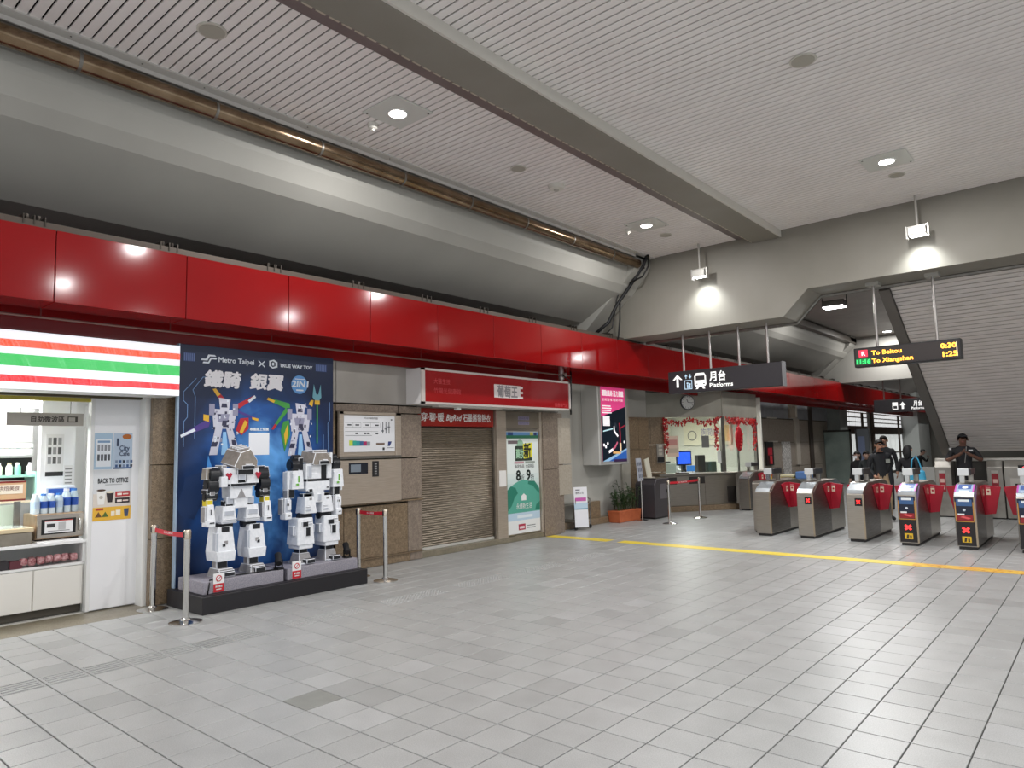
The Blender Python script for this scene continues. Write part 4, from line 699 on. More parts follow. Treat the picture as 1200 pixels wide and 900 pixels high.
for sgn, nm in ((-1, 0), (1, 1)):
    cy = 4.165 + sgn * .295
    joint('shoulder', ra, [(-7.84, cy, 1.46), (-7.84, cy + sgn * .02, 1.35)], .085, (0, 1, 0), .12)
    rp_('shoulder_plate', ra, [(3 if sgn < 0 else 1, cy + sgn * .06 - .04, cy + sgn * .06 + .04, 1.42, 1.55, -7.94, -7.80, .7, .8), (2, cy - .05, cy + .05, 1.48, 1.56, -7.92, -7.82)])
    cu = cy + sgn * .03
    rp_('upper_arm', ra, [(2, cu - .055, cu + .055, 1.20, 1.36, -7.92, -7.80), (1, cu - .03, cu + .03, 1.24, 1.33, -7.80, -7.785), (2, cu - .065, cu + .065, 1.26, 1.31, -7.93, -7.79)])
    joint('elbow', ra, [(-7.85, cu, 1.23)], .055, (0, 1, 0), .13)
    cf = cy + sgn * .055
    rp_('forearm', ra, [(5, cf - .04, cf + .035, 1.12, 1.195, -7.90, -7.79), (0, cf - .05, cf + .05, .97, 1.14, -7.90, -7.76, .75, .8), (1, cf - .062, cf - .045, .94, 1.12, -7.89, -7.78), (2, cf - .012, cf + .012, 1.02, 1.09, -7.78, -7.757)])
    rp_('fist', ra, [(0, cf - .05, cf + .045, .895, .975, -7.88, -7.745), (2, cf - .03, cf + .035, .925, .95, -7.75, -7.74), (0, cf - .06, cf - .04, .91, .96, -7.82, -7.75)], bevel=.014)
    ct_ = 4.165 + sgn * .145
    rp_('thigh', ra, [(0, ct_ - .088, ct_ + .088, .93, 1.11, -7.96, -7.74, .8, .85), (2, ct_ - .09, ct_ + .09, .955, .966, -7.80, -7.728), (7, ct_ - .092, ct_ + .092, .915, .94, -7.94, -7.74), (7, ct_ - .06, ct_ + .06, 1.0, 1.06, -7.76, -7.738)])
    joint('knee', ra, [(-7.86, ct_, .895)], .05, (0, 1, 0), .16)
    cs = 4.165 + sgn * .19
    rp_('shin', ra, [(0, cs - .115, cs + .115, .60, .88, -7.98, -7.73, .76, .85), (0, cs - .10, cs + .10, .50, .61, -7.98, -7.71, 1.15, 1.0), (2, cs - .05, cs + .05, .82, .885, -7.8, -7.742), (7, cs - .12, cs - .085, .62, .82, -7.80, -7.725), (2, cs + sgn * .02 - .02, cs + sgn * .02 + .02, .66, .70, -7.75, -7.728), (1, cs - .02, cs + .03, .68, .73, -7.75, -7.732), (2, cs - .095, cs - .088, .58, .80, -7.76, -7.722)], bevel=.008)
    joint('ankle', ra, [(-7.86, cs, .47)], .045, (0, 1, 0), .12); rp_('ankle_block', ra, [(2, cs - .06, cs + .06, .40, .53, -7.92, -7.80), (1, cs - .075, cs - .055, .42, .5, -7.9, -7.8)])
    rp_('foot', ra, [(1, cs - .10, cs + .10, .326, .42, -7.98, -7.68, .8, .75), (2, cs - .05, cs + .08, .335, .385, -7.70, -7.66), (1, cs - .07, cs + .07, .326, .37, -8.0, -7.9), (2, cs - .09, cs + .09, .38, .40, -7.75, -7.69)])
rb = thing('robot_statue', 'white brick-built robot statue with green striped shoulder plates', 'statue', (-7.9, 5.2, .325), 'brick-built robot statues')
h2 = MB(); h2.mi(3).prism([(-7.70, 5.09, 1.56), (-7.70, 5.13, 1.70), (-7.70, 5.30, 1.70), (-7.70, 5.37, 1.63), (-7.70, 5.37, 1.55), (-7.70, 5.12, 1.54)], (-.28, -.02, .03)); h2.mi(1).box(-7.96, -7.74, 5.12, 5.33, 1.70, 1.735); h2.mi(0).box(-7.9, -7.72, 5.36, 5.40, 1.56, 1.70); h2.mi(2).box(-7.71, -7.685, 5.18, 5.33, 1.55, 1.60); h2.mi(0).box(-7.69, -7.678, 5.22, 5.30, 1.60, 1.615); h2.build('head_hood', RM, rb, bevel=.006)
rp_('torso', rb, [(0, 5.02, 5.24, 1.37, 1.56, -8.0, -7.74), (2, 5.24, 5.33, 1.36, 1.56, -8.0, -7.75), (0, 5.33, 5.40, 1.37, 1.56, -8.0, -7.74), (2, 5.04, 5.38, 1.335, 1.375, -7.98, -7.75), (7, 5.04, 5.10, 1.39, 1.54, -7.75, -7.728), (2, 4.95, 5.02, 1.48, 1.64, -7.95, -7.8), (1, 5.06, 5.22, 1.43, 1.44, -7.75, -7.735)])
rp_('waist', rb, [(0, 5.03, 5.38, 1.22, 1.335, -7.95, -7.75), (0, 5.13, 5.29, 1.19, 1.23, -7.94, -7.75), (2, 5.06, 5.12, 1.205, 1.25, -7.77, -7.742), (2, 5.32, 5.36, 1.24, 1.27, -7.77, -7.742)])
rp_('pelvis', rb, [(0, 5.15, 5.29, 1.07, 1.20, -7.93, -7.75, 1.15), (2, 5.05, 5.38, 1.1, 1.18, -7.92, -7.80), (7, 5.19, 5.25, 1.09, 1.18, -7.76, -7.74)])
for sgn in (-1, 1):
    cy = 5.215 + sgn * .30
    joint('shoulder', rb, [(-7.86, cy, 1.55)], .08, (0, 1, 0), .11); joint('shoulder', rb, [(-7.86, cy - sgn * .03, 1.63)], .05, (0, 1, 0), .1)
    rp_('shoulder_plate', rb, [(0, cy - .085, cy + .085, 1.25, 1.48, -7.95, -7.75, .85, .9), (6, cy - .04, cy + .01, 1.29, 1.33, -7.77, -7.744), (6, cy - .01, cy + .03, 1.33, 1.42, -7.77, -7.752), (7, cy - .075, cy - .05, 1.28, 1.45, -7.78, -7.75), (0, cy + sgn * .09 - .02, cy + sgn * .09 + .02, 1.20, 1.47, -7.93, -7.82)])
    ca_ = cy - (.07 if sgn < 0 else 0); rp_('upper_arm', rb, [(2, ca_ - .05, ca_ + .05, 1.14, 1.26, -7.91, -7.80), (1, ca_ - .055, ca_ - .03, 1.16, 1.25, -7.9, -7.79)])
    cf = cy + (-.13 if sgn < 0 else .01)
    rp_('forearm', rb, [(7 if sgn < 0 else 0, cf - .045, cf + .045, .97, 1.15, -7.90, -7.77, .8, .85), (0, cf - .01, cf + .04, 1.0, 1.13, -7.79, -7.755), (2, cf - .015, cf + .012, 1.05, 1.09, -7.775, -7.75), (1, cf - .06, cf - .04, .95, 1.14, -7.9, -7.8)])
    rp_('fist', rb, [(0, cf - .045, cf + .045, .89, .975, -7.88, -7.75), (2, cf - .02, cf + .03, .92, .945, -7.76, -7.746)], bevel=.014)
    ct_ = 5.215 + sgn * .125
    rp_('thigh', rb, [(0, ct_ - .09, ct_ + .09, .94, 1.15, -7.95, -7.74, .8, .85), (2, ct_ - .07, ct_ + .0, 1.02, 1.032, -7.78, -7.733), (7, ct_ - .07, ct_ + .01, .97, 1.0, -7.77, -7.733), (1, ct_ - .02, ct_ + .03, 1.10, 1.14, -7.78, -7.75), (2, ct_ - .07, ct_ + .07, 1.14, 1.19, -7.9, -7.8)])
    joint('knee', rb, [(-7.86, ct_ + sgn * .02, .90)], .05, (0, 1, 0), .17)
    cs = 5.215 + sgn * .19
    rp_('shin', rb, [(0, cs - .13, cs + .12, .56, .89, -7.98, -7.73, .85, .85), (0, cs - .10, cs + .10, .51, .57, -7.98, -7.74), (2, cs - .02, cs + .055, .66, .78, -7.76, -7.722), (2, cs - .06, cs + .03, .78, .85, -7.77, -7.73), (7, cs - .16, cs - .12, .68, .80, -7.88, -7.78), (7, cs + .10, cs + .15, .70, .80, -7.88, -7.78), (1, cs - .0, cs + .09, .84, .86, -7.76, -7.732), (1, cs - .0, cs + .09, .81, .825, -7.76, -7.73)], bevel=.008)
    rp_('ankle_block', rb, [(2, cs - .06, cs + .06, .44, .52, -7.93, -7.80), (1, cs - .04, cs + .05, .40, .46, -7.92, -7.78)])
    rp_('foot', rb, [(1, cs - .10, cs + .09, .326, .46, -7.97, -7.74, .75, .7), (2, cs - .04, cs + .08, .335, .39, -7.76, -7.66), (7, cs - .09, cs + .09, .326, .345, -8.0, -7.70)])
for k, (y, x, lb_) in enumerate(((4.60, -7.66, 'black floor spotlight between the two robot plinths'), (5.62, -7.72, 'black floor spotlight at the end of the plinth by the stanchions'))):
    t = thing('floor_spotlight', lb_, 'spotlight', (x, y, .325)); MB().box(x - .05, x + .05, y - .04, y + .04, .326, .345).build('base', BLACK, t); MB().box(x - .01, x + .01, y - .05, y - .04, .34, .44).box(x - .01, x + .01, y + .04, y + .05, .34, .44).box(x - .01, x + .01, y - .05, y + .05, .342, .352).build('yoke', BLACK, t); MB().cyl((x + .05, y - .03, .40), (x - .07, y + .03, .49), .035, .04).build('lamp_head', BLACK, t, smooth='auto')
tag(MB().tube([(-7.58, 3.70, .19), (-7.585, 3.72, .28), (-7.62, 3.74, .335), (-7.70, 4.0, .335), (-7.66, 4.3, .335), (-7.64, 4.58, .335)], .008, 6).build('cable', BLACK, smooth=True), 'thin black cable lying over the robot plinth', 'cable')
# ================================================================== BARRIER STANCHIONS
def stanchion(loc, label, cap=BLACK, belt_to=None, rbase=.16):
    t = thing('barrier_post', label, 'stanchion', loc)
    x, y, z = loc
    MB().lathe([(rbase, 0), (rbase, .012), (rbase * .8, .022), (.05, .035), (.04, .05)], loc, 28).build('base', CHROME, t, smooth='auto')
    MB().lathe([(.03, .03), (.03, .84)], loc, 18).build('pole', CHROME, t, smooth='auto'); MB().lathe([(.036, .84), (.036, .925), (.03, .935)], loc, 18).build('head', C('#cbbfae', .25, .9), t, smooth='auto')
    MB().box(x - .012, x + .012, y - .038, y + .038, .85, .91).build('belt_slot', cap, t)
    if belt_to:
        a, b = Vector((x, y, .88)), Vector((belt_to[0], belt_to[1], .88)); d = (b - a).normalized(); a += d * .036; b -= d * .036; n = 8; V = []
        for i in range(n + 1):
            q = a.lerp(b, i / n); sag = -.012 * math.sin(math.pi * i / n); V += [(q.x, q.y, q.z - .024 + sag), (q.x, q.y, q.z + .024 + sag)]
        mb = MB().add(V, [(2 * i, 2 * i + 2, 2 * i + 3, 2 * i + 1) for i in range(n)]); bo_ = mb.build('belt', C('#c0182a', .5), t, recalc=False)
        md = bo_.modifiers.new('thickness', 'SOLIDIFY'); md.thickness = .002
        u = Vector((d.x, d.y, 0)); nrm = Vector((-u.y, u.x, 0))
        if nrm.dot(Vector((0, 0, 0)) - a) < 0: nrm = -nrm; 
        rt = Vector((0, 0, 1)).cross(nrm); st = a if rt.dot(b - a) > 0 else b
        pp = Panel(t, st + Vector((0, 0, -.017)) + nrm * .003, (rt, Vector((0, 0, 1)), nrm)); pp.txt('台北捷運', (b - a).length * .3, 0, .02, WHITE, 1, width=(b - a).length * .3); pp.done()
    return t
stanchion((-8.24, 3.40, 0), 'chrome barrier post beside the granite strip next to the shop')
stanchion((-7.32, 3.35, 0), 'chrome barrier post with red belt at the platform front corner', belt_to=(-8.24, 3.40))
stanchion((-7.40, 6.0, 0), 'chrome barrier post with red belt in front of the steel cabinet', belt_to=(-7.95, 5.98))
stanchion((-7.95, 5.98, 0), 'chrome barrier post tucked behind the end of the platform')
stanchion((-7.45, 13.87, 0), 'chrome barrier post with red belt nearer the grey bin', belt_to=(-7.44, 15.33))
stanchion((-7.44, 15.33, 0), 'chrome barrier post in front of the service counter')
# ================================================================== CEILING FIXTURES
def ceiling_lamp(x, y, label):
    t = thing('ceiling_downlight', label, 'downlight', (x, y, 5.53), 'square ceiling downlights')
    MB().box(x - .29, x + .29, y - .28, y + .28, 5.528, 5.548).build('plate', C('#cfcfc9', .35), t, bevel=.004)
    MB().lathe([(.115, 5.518), (.115, 5.53)], (x, y, 0), 28).build('trim_ring', C('#e6e6e2', .3), t, smooth='auto'); MB().lathe([(.095, 5.514), (.095, 5.52)], (x, y, 0), 28).build('lens', E('#fffdf6', 14), t)
    for a, b in ((-.25, -.24), (.25, .24)): MB().lathe([(.012, 5.522), (.012, 5.53)], (x + a, y + b, 0), 8).build('screw', C('#55524c', .4), t)
    downlight((x, y, 5.50), LAMP_W, r=.11)
for x, y, lb_ in ((-5.9, 5.0, 'square ceiling downlight in the narrow bay beside the small detector'), (-5.9, 10.6, 'square ceiling downlight in the narrow bay near the cross beam'), (-5.9, -.6, 'square ceiling downlight in the narrow bay over the shop end'),
                  (-2.08, 10.5, 'square ceiling downlight in the wide bay near the cross beam'), (-2.08, 5.0, 'square ceiling downlight in the middle of the wide bay'), (-2.08, -.6, 'square ceiling downlight at the near end of the wide bay'),
                  (1.75, 10.5, 'square ceiling downlight on the right of the wide bay near the beam'), (1.75, 5.0, 'square ceiling downlight on the right of the wide bay midway'), (1.75, -.6, 'square ceiling downlight on the right of the wide bay near end'), (5.3, 8.0, 'square ceiling downlight at the far right of the wide bay'), (5.3, 2.0, 'square ceiling downlight at the near right of the wide bay')):
    ceiling_lamp(x, y, lb_)
def speaker(x, y, r, label):
    t = thing('ceiling_speaker', label, 'speaker', (x, y, 5.54)); MB().lathe([(r, 5.536), (r, 5.55)], (x, y, 0), 28).build('rim', C('#c9c5bb', .4), t, smooth='auto'); MB().lathe([(r * .86, 5.532), (r * .86, 5.54)], (x, y, 0), 28).build('grille', C('#a9a498', .6), t, smooth='auto')
for x, y, r, lb_ in ((-5.94, 2.85, .13, 'round ceiling speaker in the narrow bay over the shop'), (-2.09, 7.1, .13, 'round ceiling speaker in the wide bay'), (-5.94, 7.18, .11, 'round ceiling speaker in the narrow bay before the smoke detector'), (-5.95, 11.39, .11, 'round ceiling speaker in the narrow bay by the cables'), (-2.1, 11.2, .11, 'round ceiling speaker beside the downlight near the beam')): speaker(x, y, r, lb_)
def detector(x, y, label, r=.09):
    t = thing('smoke_detector', label, 'detector', (x, y, 5.5)); MB().lathe([(r * .6, 5.48), (r * .9, 5.49), (r, 5.51), (r, 5.55)], (x, y, 0), 22).build('body', C('#d8d5cc', .4), t, smooth='auto'); MB().lathe([(r * .3, 5.462), (r * .35, 5.48)], (x, y, 0), 12).build('sensor', C('#b6b2a8', .4), t)
detector(-5.94, 8.05, 'white smoke detector between two round ceiling speakers', .12); detector(-6.34, 4.99, 'small white sprinkler beside a square downlight', .06); detector(-6.29, 10.63, 'small white sprinkler near the cable corner', .06); detector(-4.6, 7.4, 'small white detector on the grey ceiling beam', .05)
def wall_lamp(x, label):
    t = thing('beam_spotlight', label, 'spotlight', (x, 12.38, 4.85), 'spotlights on the cross beam'); y = 12.38
    MB().cyl((x, y, 5.05), (x, y, 5.56), .018).build('rod', C('#b9b6b0', .35, .5), t); MB().box(x - .13, x + .13, y - .10, y + .10, 4.90, 5.03).build('housing', C('#b5b3ad', .35, .5), t, bevel=.01); MB().box(x - .16, x - .14, y - .05, y + .05, 4.86, 5.06).box(x + .14, x + .16, y - .05, y + .05, 4.86, 5.06).box(x - .16, x + .16, y - .02, y + .02, 5.04, 5.06).build('yoke', C('#c2c0ba', .3, .5), t)
    MB().box(x - .11, x + .11, y - .08, y + .08, 4.893, 4.90).build('lens', E('#fafdff', 10), t)
    l = bpy.data.lights.new('spot_light', 'SPOT'); l.energy = 130; l.spot_size = 1.9; l.spot_blend = 1.0; l.color = (.95, 1, 1); l.shadow_soft_size = .12
    o = bpy.data.objects.new('spot_light', l); col.objects.link(o); o.location = (x, y, 4.88); o.rotation_euler = (math.radians(26), 0, 0)
wall_lamp(-5.78, 'small spotlight lighting the beam above the platform sign'); wall_lamp(-2.09, 'small spotlight lighting the beam above the departure display')
ca = thing('cable_bundle', 'bundle of black cables hanging from the ceiling corner', 'cables', (-7.0, 12.3, 5.5))
MB().tube([(-6.88, 12.35, 5.56), (-6.98, 12.35, 5.35), (-7.3, 12.3, 4.95), (-7.55, 12.2, 4.6), (-7.7, 12.1, 4.25), (-8.0, 11.9, 3.95)], .035, 8).build('cable', BLACK, ca, smooth=True); MB().tube([(-6.86, 12.35, 5.56), (-6.84, 12.3, 5.3), (-6.95, 12.25, 5.1), (-7.25, 12.25, 5.02)], .018, 8).build('cable', BLACK, ca, smooth=True)
MB().tube([(-6.95, 12.35, 5.3), (-7.15, 12.3, 5.2), (-7.4, 12.25, 5.18), (-7.55, 12.2, 4.7), (-7.62, 12.2, 4.4)], .014, 8).build('cable', BLACK, ca, smooth=True); MB().tube([(-7.5, 12.25, 4.7), (-7.52, 12.25, 4.3), (-7.6, 12.3, 3.98), (-7.62, 12.3, 3.9)], .016, 8).build('cable', BLACK, ca, smooth=True); MB().tube([(-7.6, 12.2, 4.5), (-7.68, 12.2, 4.15), (-7.85, 12.1, 3.95)], .014, 8).build('cable', BLACK, ca, smooth=True)
fl_ = thing('flood_lamp', 'boxy flood lamp lit behind the concrete cross beam', 'lamp', (-3.9, 14.1, 4.2)); MB().box(-4.06, -3.66, 13.95, 14.2, 4.26, 4.38).build('housing', C('#4e4b47', .4, .5), fl_, bevel=.01); MB().box(-4.04, -3.68, 13.94, 14.19, 4.245, 4.262).build('lens', E('#f8fbff', 12), fl_); MB().tube([(-4.08, 14.07, 4.3), (-4.08, 14.07, 4.55), (-3.64, 14.07, 4.55), (-3.64, 14.07, 4.3)], .012, 6).build('yoke', BLACK, fl_); MB().cyl((-3.86, 14.07, 4.55), (-3.86, 14.07, 5.55), .012).build('rod', STEELD, fl_)
l = downlight((-3.86, 14.07, 4.22), 70, r=.15, color=(.97, 1, 1))
for k, (x, y) in enumerate(((-5.76, 27.1), (-5.8, 21.0), (-4.2, 16.5), (1.5, 24), (-5.5, 34), (-5.5, 42))):
    t = thing('ceiling_downlight', 'plain round ceiling light beyond the cross beam', 'downlight', (x, y, 5.53), 'round ceiling lights of the paid area'); MB().lathe([(.16, 5.52), (.16, 5.55)], (x, y, 0), 20).build('rim', C('#b5b2ac', .4), t); MB().lathe([(.13, 5.514), (.13, 5.525)], (x, y, 0), 20).build('lens', E('#fbfdff', 14), t); downlight((x, y, 5.49), 95 if y > 25 else 120, r=.13)
# ================================================================== HANGING SIGNS
sp = thing('platform_sign', 'wide dark hanging sign with white platform lettering and arrow', 'sign', (-5.7, 13.05, 2.75))
MB().box(-6.88, -4.55, 13.0, 13.14, 2.745, 3.195).build('sign_case', C('#2f2d31', .4), sp, bevel=.01); MB().box(-4.55, -4.53, 12.99, 13.15, 2.74, 3.20).build('end_cap', C('#8d8c8e', .35, .5), sp)
for x in (-6.55, -5.97, -5.38, -4.82): MB().cyl((x, 13.07, 3.19), (x, 13.07, 3.98), .022).build('hanger_rod', C('#b3aeaa', .3, .7), sp, smooth='auto')
p = Panel(sp, (-6.88, 12.9992, 2.745), FY); WT = E('#f4f4f2', .45); WB = E('#b9d3e6', .3)
p.poly([(.10, .27), (.145, .27), (.185, .31), (.185, .12), (.235, .12), (.235, .31), (.275, .27), (.32, .27), (.21, .385)], WT)
p.rect(.36, .53, .07, .255, WB); p.rect(.375, .515, .085, .24, C('#2f2d31'), 2); p.circ(.43, .19, .022, WB, 3, 10); p.rect(.415, .445, .09, .165, WB, 3); p.circ(.48, .17, .02, WB, 3, 10); p.rect(.465, .495, .09, .15, WB, 3)
for u, s_ in ((.4, 1), (.49, -1)): p.poly([(u - .035, .33), (u + .035, .33), (u, .33 + s_ * .05)], WB); p.rect(u - .01, u + .01, .285 if s_ > 0 else .32, .34 if s_ > 0 else .375, WB)
p.poly([(.58, .14), (.61, .11), (.80, .11), (.83, .14), (.83, .32), (.79, .38), (.62, .38), (.58, .32)], WT); p.rect(.61, .80, .235, .325, C('#2f2d31'), 2); p.rect(.61, .65, .15, .17, C('#2f2d31'), 2); p.rect(.76, .80, .15, .17, C('#2f2d31'), 2); p.poly([(.60, .06), (.65, .06), (.68, .11), (.64, .11)], WT); p.poly([(.81, .06), (.76, .06), (.73, .11), (.77, .11)], WT)
p.txt('月台', .90, .21, .15, WT, 1, width=.34, bold=.025); p.txt('Platforms', .90, .075, .085, WT, 1, width=.48, bold=.022); p.done()
ld = thing('departure_display', 'dark hanging display with glowing amber train times', 'display', (-2.5, 13.05, 2.96))
MB().box(-3.30, -1.72, 12.98, 13.16, 2.955, 3.285).build('display_case', C('#1a1718', .4), ld, bevel=.008); MB().box(-3.27, -1.75, 12.975, 12.985, 2.98, 3.26).build('screen', C('#2b2422', .3), ld)
for x in (-2.94, -2.05): MB().cyl((x, 13.07, 3.28), (x, 13.07, 4.36), .022).build('hanger_rod', C('#a5a09c', .3, .7), ld, smooth='auto'); MB().box(x - .1, x + .1, 12.97, 13.17, 4.34, 4.40).build('mount', CONC2, ld)
p = Panel(ld, (-3.27, 12.9745, 2.98), FY); AM = E('#ffb43c', 2.2); GN = E('#35e070', 1.1)
p.rect(.05, .19, .145, .265, E('#e0304a', .7)); p.txt('R', .095, .17, .07, E('#ffe0e0', 1), 3, bold=.03); p.txt('To Beitou', .25, .165, .075, AM, 2, width=.46, bold=.02); p.rect(.0, .235, .02, .115, E('#0f7a3c', .35)); p.txt('11:16', .01, .03, .075, GN, 3, width=.215, bold=.015); p.txt('To Xiangshan', .25, .03, .075, AM, 2, width=.62, bold=.02); p.txt('0:30', 1.27, .165, .08, AM, 2, width=.22, bold=.03); p.txt('1:25', 1.29, .03, .08, AM, 2, width=.21, bold=.03); p.rect(1.485, 1.5, .02, .25, E('#d9cdb0', .4), 2); p.done()
s2 = thing('platform_sign', 'small distant dark hanging sign with white arrow and lettering', 'sign', (-5.8, 28.4, 2.73)); MB().box(-6.65, -4.6, 28.35, 28.5, 2.73, 3.2).build('sign_case', C('#262427', .45), s2, bevel=.01)
for x in (-6.3, -5.75, -5.1): MB().cyl((x, 28.42, 3.2), (x, 28.42, 3.92), .025).build('hanger_rod', C('#8d8884', .4, .5), s2)
p = Panel(s2, (-6.65, 28.349, 2.73), FY); p.rect(.62, .80, .09, .35, WT); p.rect(.65, .77, .12, .22, C('#262427'), 2); p.poly([(.86, .23), (.92, .23), (.92, .1), (.99, .1), (.99, .23), (1.05, .23), (.955, .36)], WT); p.txt('月台', 1.3, .2, .15, WT, 1, width=.28, bold=.02); p.txt('Platforms', 1.22, .07, .09, WT, 1, width=.42, bold=.02); p.done()
# ================================================================== STAIR SOFFIT
so = thing('ceiling_stair', None, None, (-2.87, 13.5, 4.33), kind='structure'); so['label'] = 'sloping slatted underside of the stairs behind the beam'
a0 = Vector((0, 13.5, 4.36)); a1 = Vector((0, 18.3, 1.38)); dv = (a1 - a0).normalized(); nv = Vector((0, dv.z, -dv.y)); nv = nv if nv.z < 0 else -nv; Ls = (a1 - a0).length
MB().prism([(-2.87, *(a0 - nv * .05).yz), (-2.87, *(a1 - nv * .05).yz), (-2.87, *(a1 - nv * .25).yz), (-2.87, *(a0 - nv * .25).yz)], (9.6, 0, 0)).build('soffit_deck', C('#2a2725', .8), so)
MB().prism([(-2.95, *(a0 + nv * .05).yz), (-2.95, *(a1 + nv * .05).yz), (-2.95, *(a1 - nv * .35).yz), (-2.95, *(a0 - nv * .35).yz)], (.17, 0, 0)).build('stringer', C('#6a655f', .45, .3), so)
pit = .106; pr = [Vector((0, 0, 0)) + dv * q + nv * w for q, w in ((.004, -.04), (.004, -.006), (.02, 0), (pit - .026, 0), (pit - .014, -.006), (pit - .014, -.04))]
ssm = MB().prism([(0, v.y, v.z) for v in pr], (9.5, 0, 0)).mesh('soffit_slat', N('soffit_slat_paint', '#d3ccc7', '#dcd5d0', 3, .4, coord='World'))
for q in range(int(Ls / pit)): o = inst('soffit_slat', ssm, so, (.1, 0, 0)); o.location = Vector((.1, a0.y - 13.5, a0.z - 4.33)) + dv * (q * pit)
# ================================================================== TICKET GATES
GSD = N('gate_side_steel', '#6f6a67', '#83807c', 5, .32, .9, stretch=(1, 1, 20)); RFL = C('#b01830', .4)
def gate(x, y, style, label, group, sides=(-1, 1)):
    t = thing('ticket_gate', label, 'ticket gate', (x, y, 0), group); w = .135
    prof = [(.0, .045), (0, .79), (.06, .86), (.30, .965), (.42, .985), (1.45, .985), (1.72, .93), (1.88, .78), (1.88, .045)]
    MB().yz([(y + a, b) for a, b in prof], x - w, x + w).build('body', [STEELH if style != 'wrap' else STEELH], t, bevel=.006)
    MB().box(x - w + .02, x + w - .02, y + .03, y + 1.85, 0, .047).build('kick_base', C('#2c2a29', .5), t)
    for s_ in (-1, 1): MB().yz([(y + .03, .06), (y + .03, .78), (y + .34, .95), (y + 1.0, .95), (y + 1.0, .06)], x + s_ * w - .002 * s_, x + s_ * (w + .006)).build('side_panel', GSD, t); MB().yz([(y + 1.01, .06), (y + 1.01, .95), (y + 1.55, .95), (y + 1.84, .76), (y + 1.84, .06)], x + s_ * w - .002 * s_, x + s_ * (w + .004)).build('side_panel', STEEL, t)
    MB().box(x + w - .012, x + w + .012, y - .012, y + .012, .05, .79).build('corner_post', C('#b5a58e', .3, .8), t)
    # sloped reader top
    MB().prism([(x - w + .008, y + .008, .806), (x - w + .008, y + .058, .866), (x - w + .008, y + .30, .972), (x - w + .008, y + .29, .955), (x - w + .008, y + .07, .85)], (2 * w - .016, 0, 0)).build('reader_plate', N('reader_steel', '#b9bfc4', '#ced3d7', 4, .22, .7), t)
    # raised sensor arch
    MB().box(x - .11, x - .045, y + .52, y + .60, .985, 1.13).build('arch_post', CHROME, t); MB().box(x - .03, x + .04, y + .80, y + .86, .985, 1.12).build('arch_post', STEEL, t); MB().box(x - .12, x + .06, y + .46, y + .90, 1.11, 1.21).build('arch_head', C('#3c3a3b', .35, .4), t, bevel=.006); MB().box(x - .125, x + .03, y + .45, y + .465, 1.10, 1.215).build('arch_face', C('#dadcdc', .25, .3), t, bevel=.006)
    for s_ in sides:
        MB().yz([(y + .58, .90), (y + .80, .935), (y + 1.02, .93), (y + 1.02, .45), (y + .92, .46)], x + s_ * (w + .004), x + s_ * (w + .02)).build('flap_housing', RFL, t)
        f = MB().xz([(x + s_ * (w + .01), .935), (x + s_ * (w + .245), .90), (x + s_ * (w + .15), .47), (x + s_ * (w + .01), .45)], y + 1.0, y + 1.025).build('flap', RFL, t, bevel=.004)
        if s_ > 0:
            pp = Panel(f, (x + w + .01, y + .9995, .6), FY); cr = C('#e8dcc4', .5); pp.rect(.03, .09, .17, .27, cr); pp.circ(.06, .225, .018, RFL, 2, 10); pp.rect(.03, .09, .285, .295, C('#d99aa2'), 1); pp.done()
            ph = Panel(t, (x + w + .0202, y + .80, .6), FX); ph.rect(.02, .12, .17, .27, cr); ph.circ(.07, .225, .025, RFL, 2, 10); ph.done()
    if style in ('led',):
        MB().box(x + .0, x + .115, y - .006, y + .002, .60, .73).build('indicator', BLACK, t, bevel=.004); pp = Panel(t, (x + .0, y - .0065, .60), FY); rx = E('#ff2a2a', 2.5); pp.line([(.03, .04), (.085, .095)], .018, rx); pp.line([(.03, .095), (.085, .04)], .018, rx); pp.done()
    if style == 'wrap':
        MB().box(x - w + .01, x + w - .015, y - .006, y + .002, .06, .79).build('front_cover', C('#1f1a1b', .35), t)
        pp = Panel(t, (x - w + .01, y - .0065, .06), FY); rx = E('#ff3030', 2.5); og = C('#c98f3a', .4)
        pp.rect(0, .245, .36, .73, C('#141d33')); pp.line([(.006, .36), (.006, .66)], .012, og, 2); pp.line([(.239, .36), (.239, .66)], .012, og, 2); pp.line([(0, .365), (.245, .365)], .012, og, 2); pp.rect(.02, .225, .38, .46, C('#8f1c22'), 2); pp.rect(.02, .225, .60, .70, C('#3c5f8f'), 2); pp.rect(.05, .19, .665, .70, C('#e6ecf0'), 3); pp.rect(.03, .12, .46, .485, C('#e8e8ea'), 3); pp.circ(.12, .54, .02, C('#cfd6df'), 3, 8); pp.poly([(.06, .43), (.17, .40), (.2, .42), (.1, .45)], C('#e0565a'), 3)
        pp.line([(.08, .20), (.165, .27)], .03, rx, 2); pp.line([(.08, .27), (.165, .20)], .03, rx, 2); pp.rect(.065, .185, .05, .14, C('#e0b52a'), 2); pp.poly([(.09, .06), (.12, .06), (.13, .12), (.1, .12)], C('#3a3420'), 3); pp.rect(.14, .165, .06, .11, C('#3a3420'), 3); pp.done()
        up = (Vector((0, .242, .106))).normalized(); tp2 = Panel(t, (x - w + .008, y + .06, .8685), (Vector((1, 0, 0)), up, Vector((0, -up.z, up.y)))); tp2.rect(0, .254, 0, .26, C('#9fb4cf', .25)); tp2.rect(.04, .21, .1, .25, C('#4a63a0', .25), 2); tp2.rect(.06, .19, .02, .05, C('#e9f0f4'), 2); tp2.circ(.13, .15, .04, C('#dfe8f2'), 3, 10); tp2.rect(0, .02, 0, .26, C('#c24fae'), 3); tp2.rect(.234, .254, 0, .26, C('#c24fae'), 3); tp2.done()
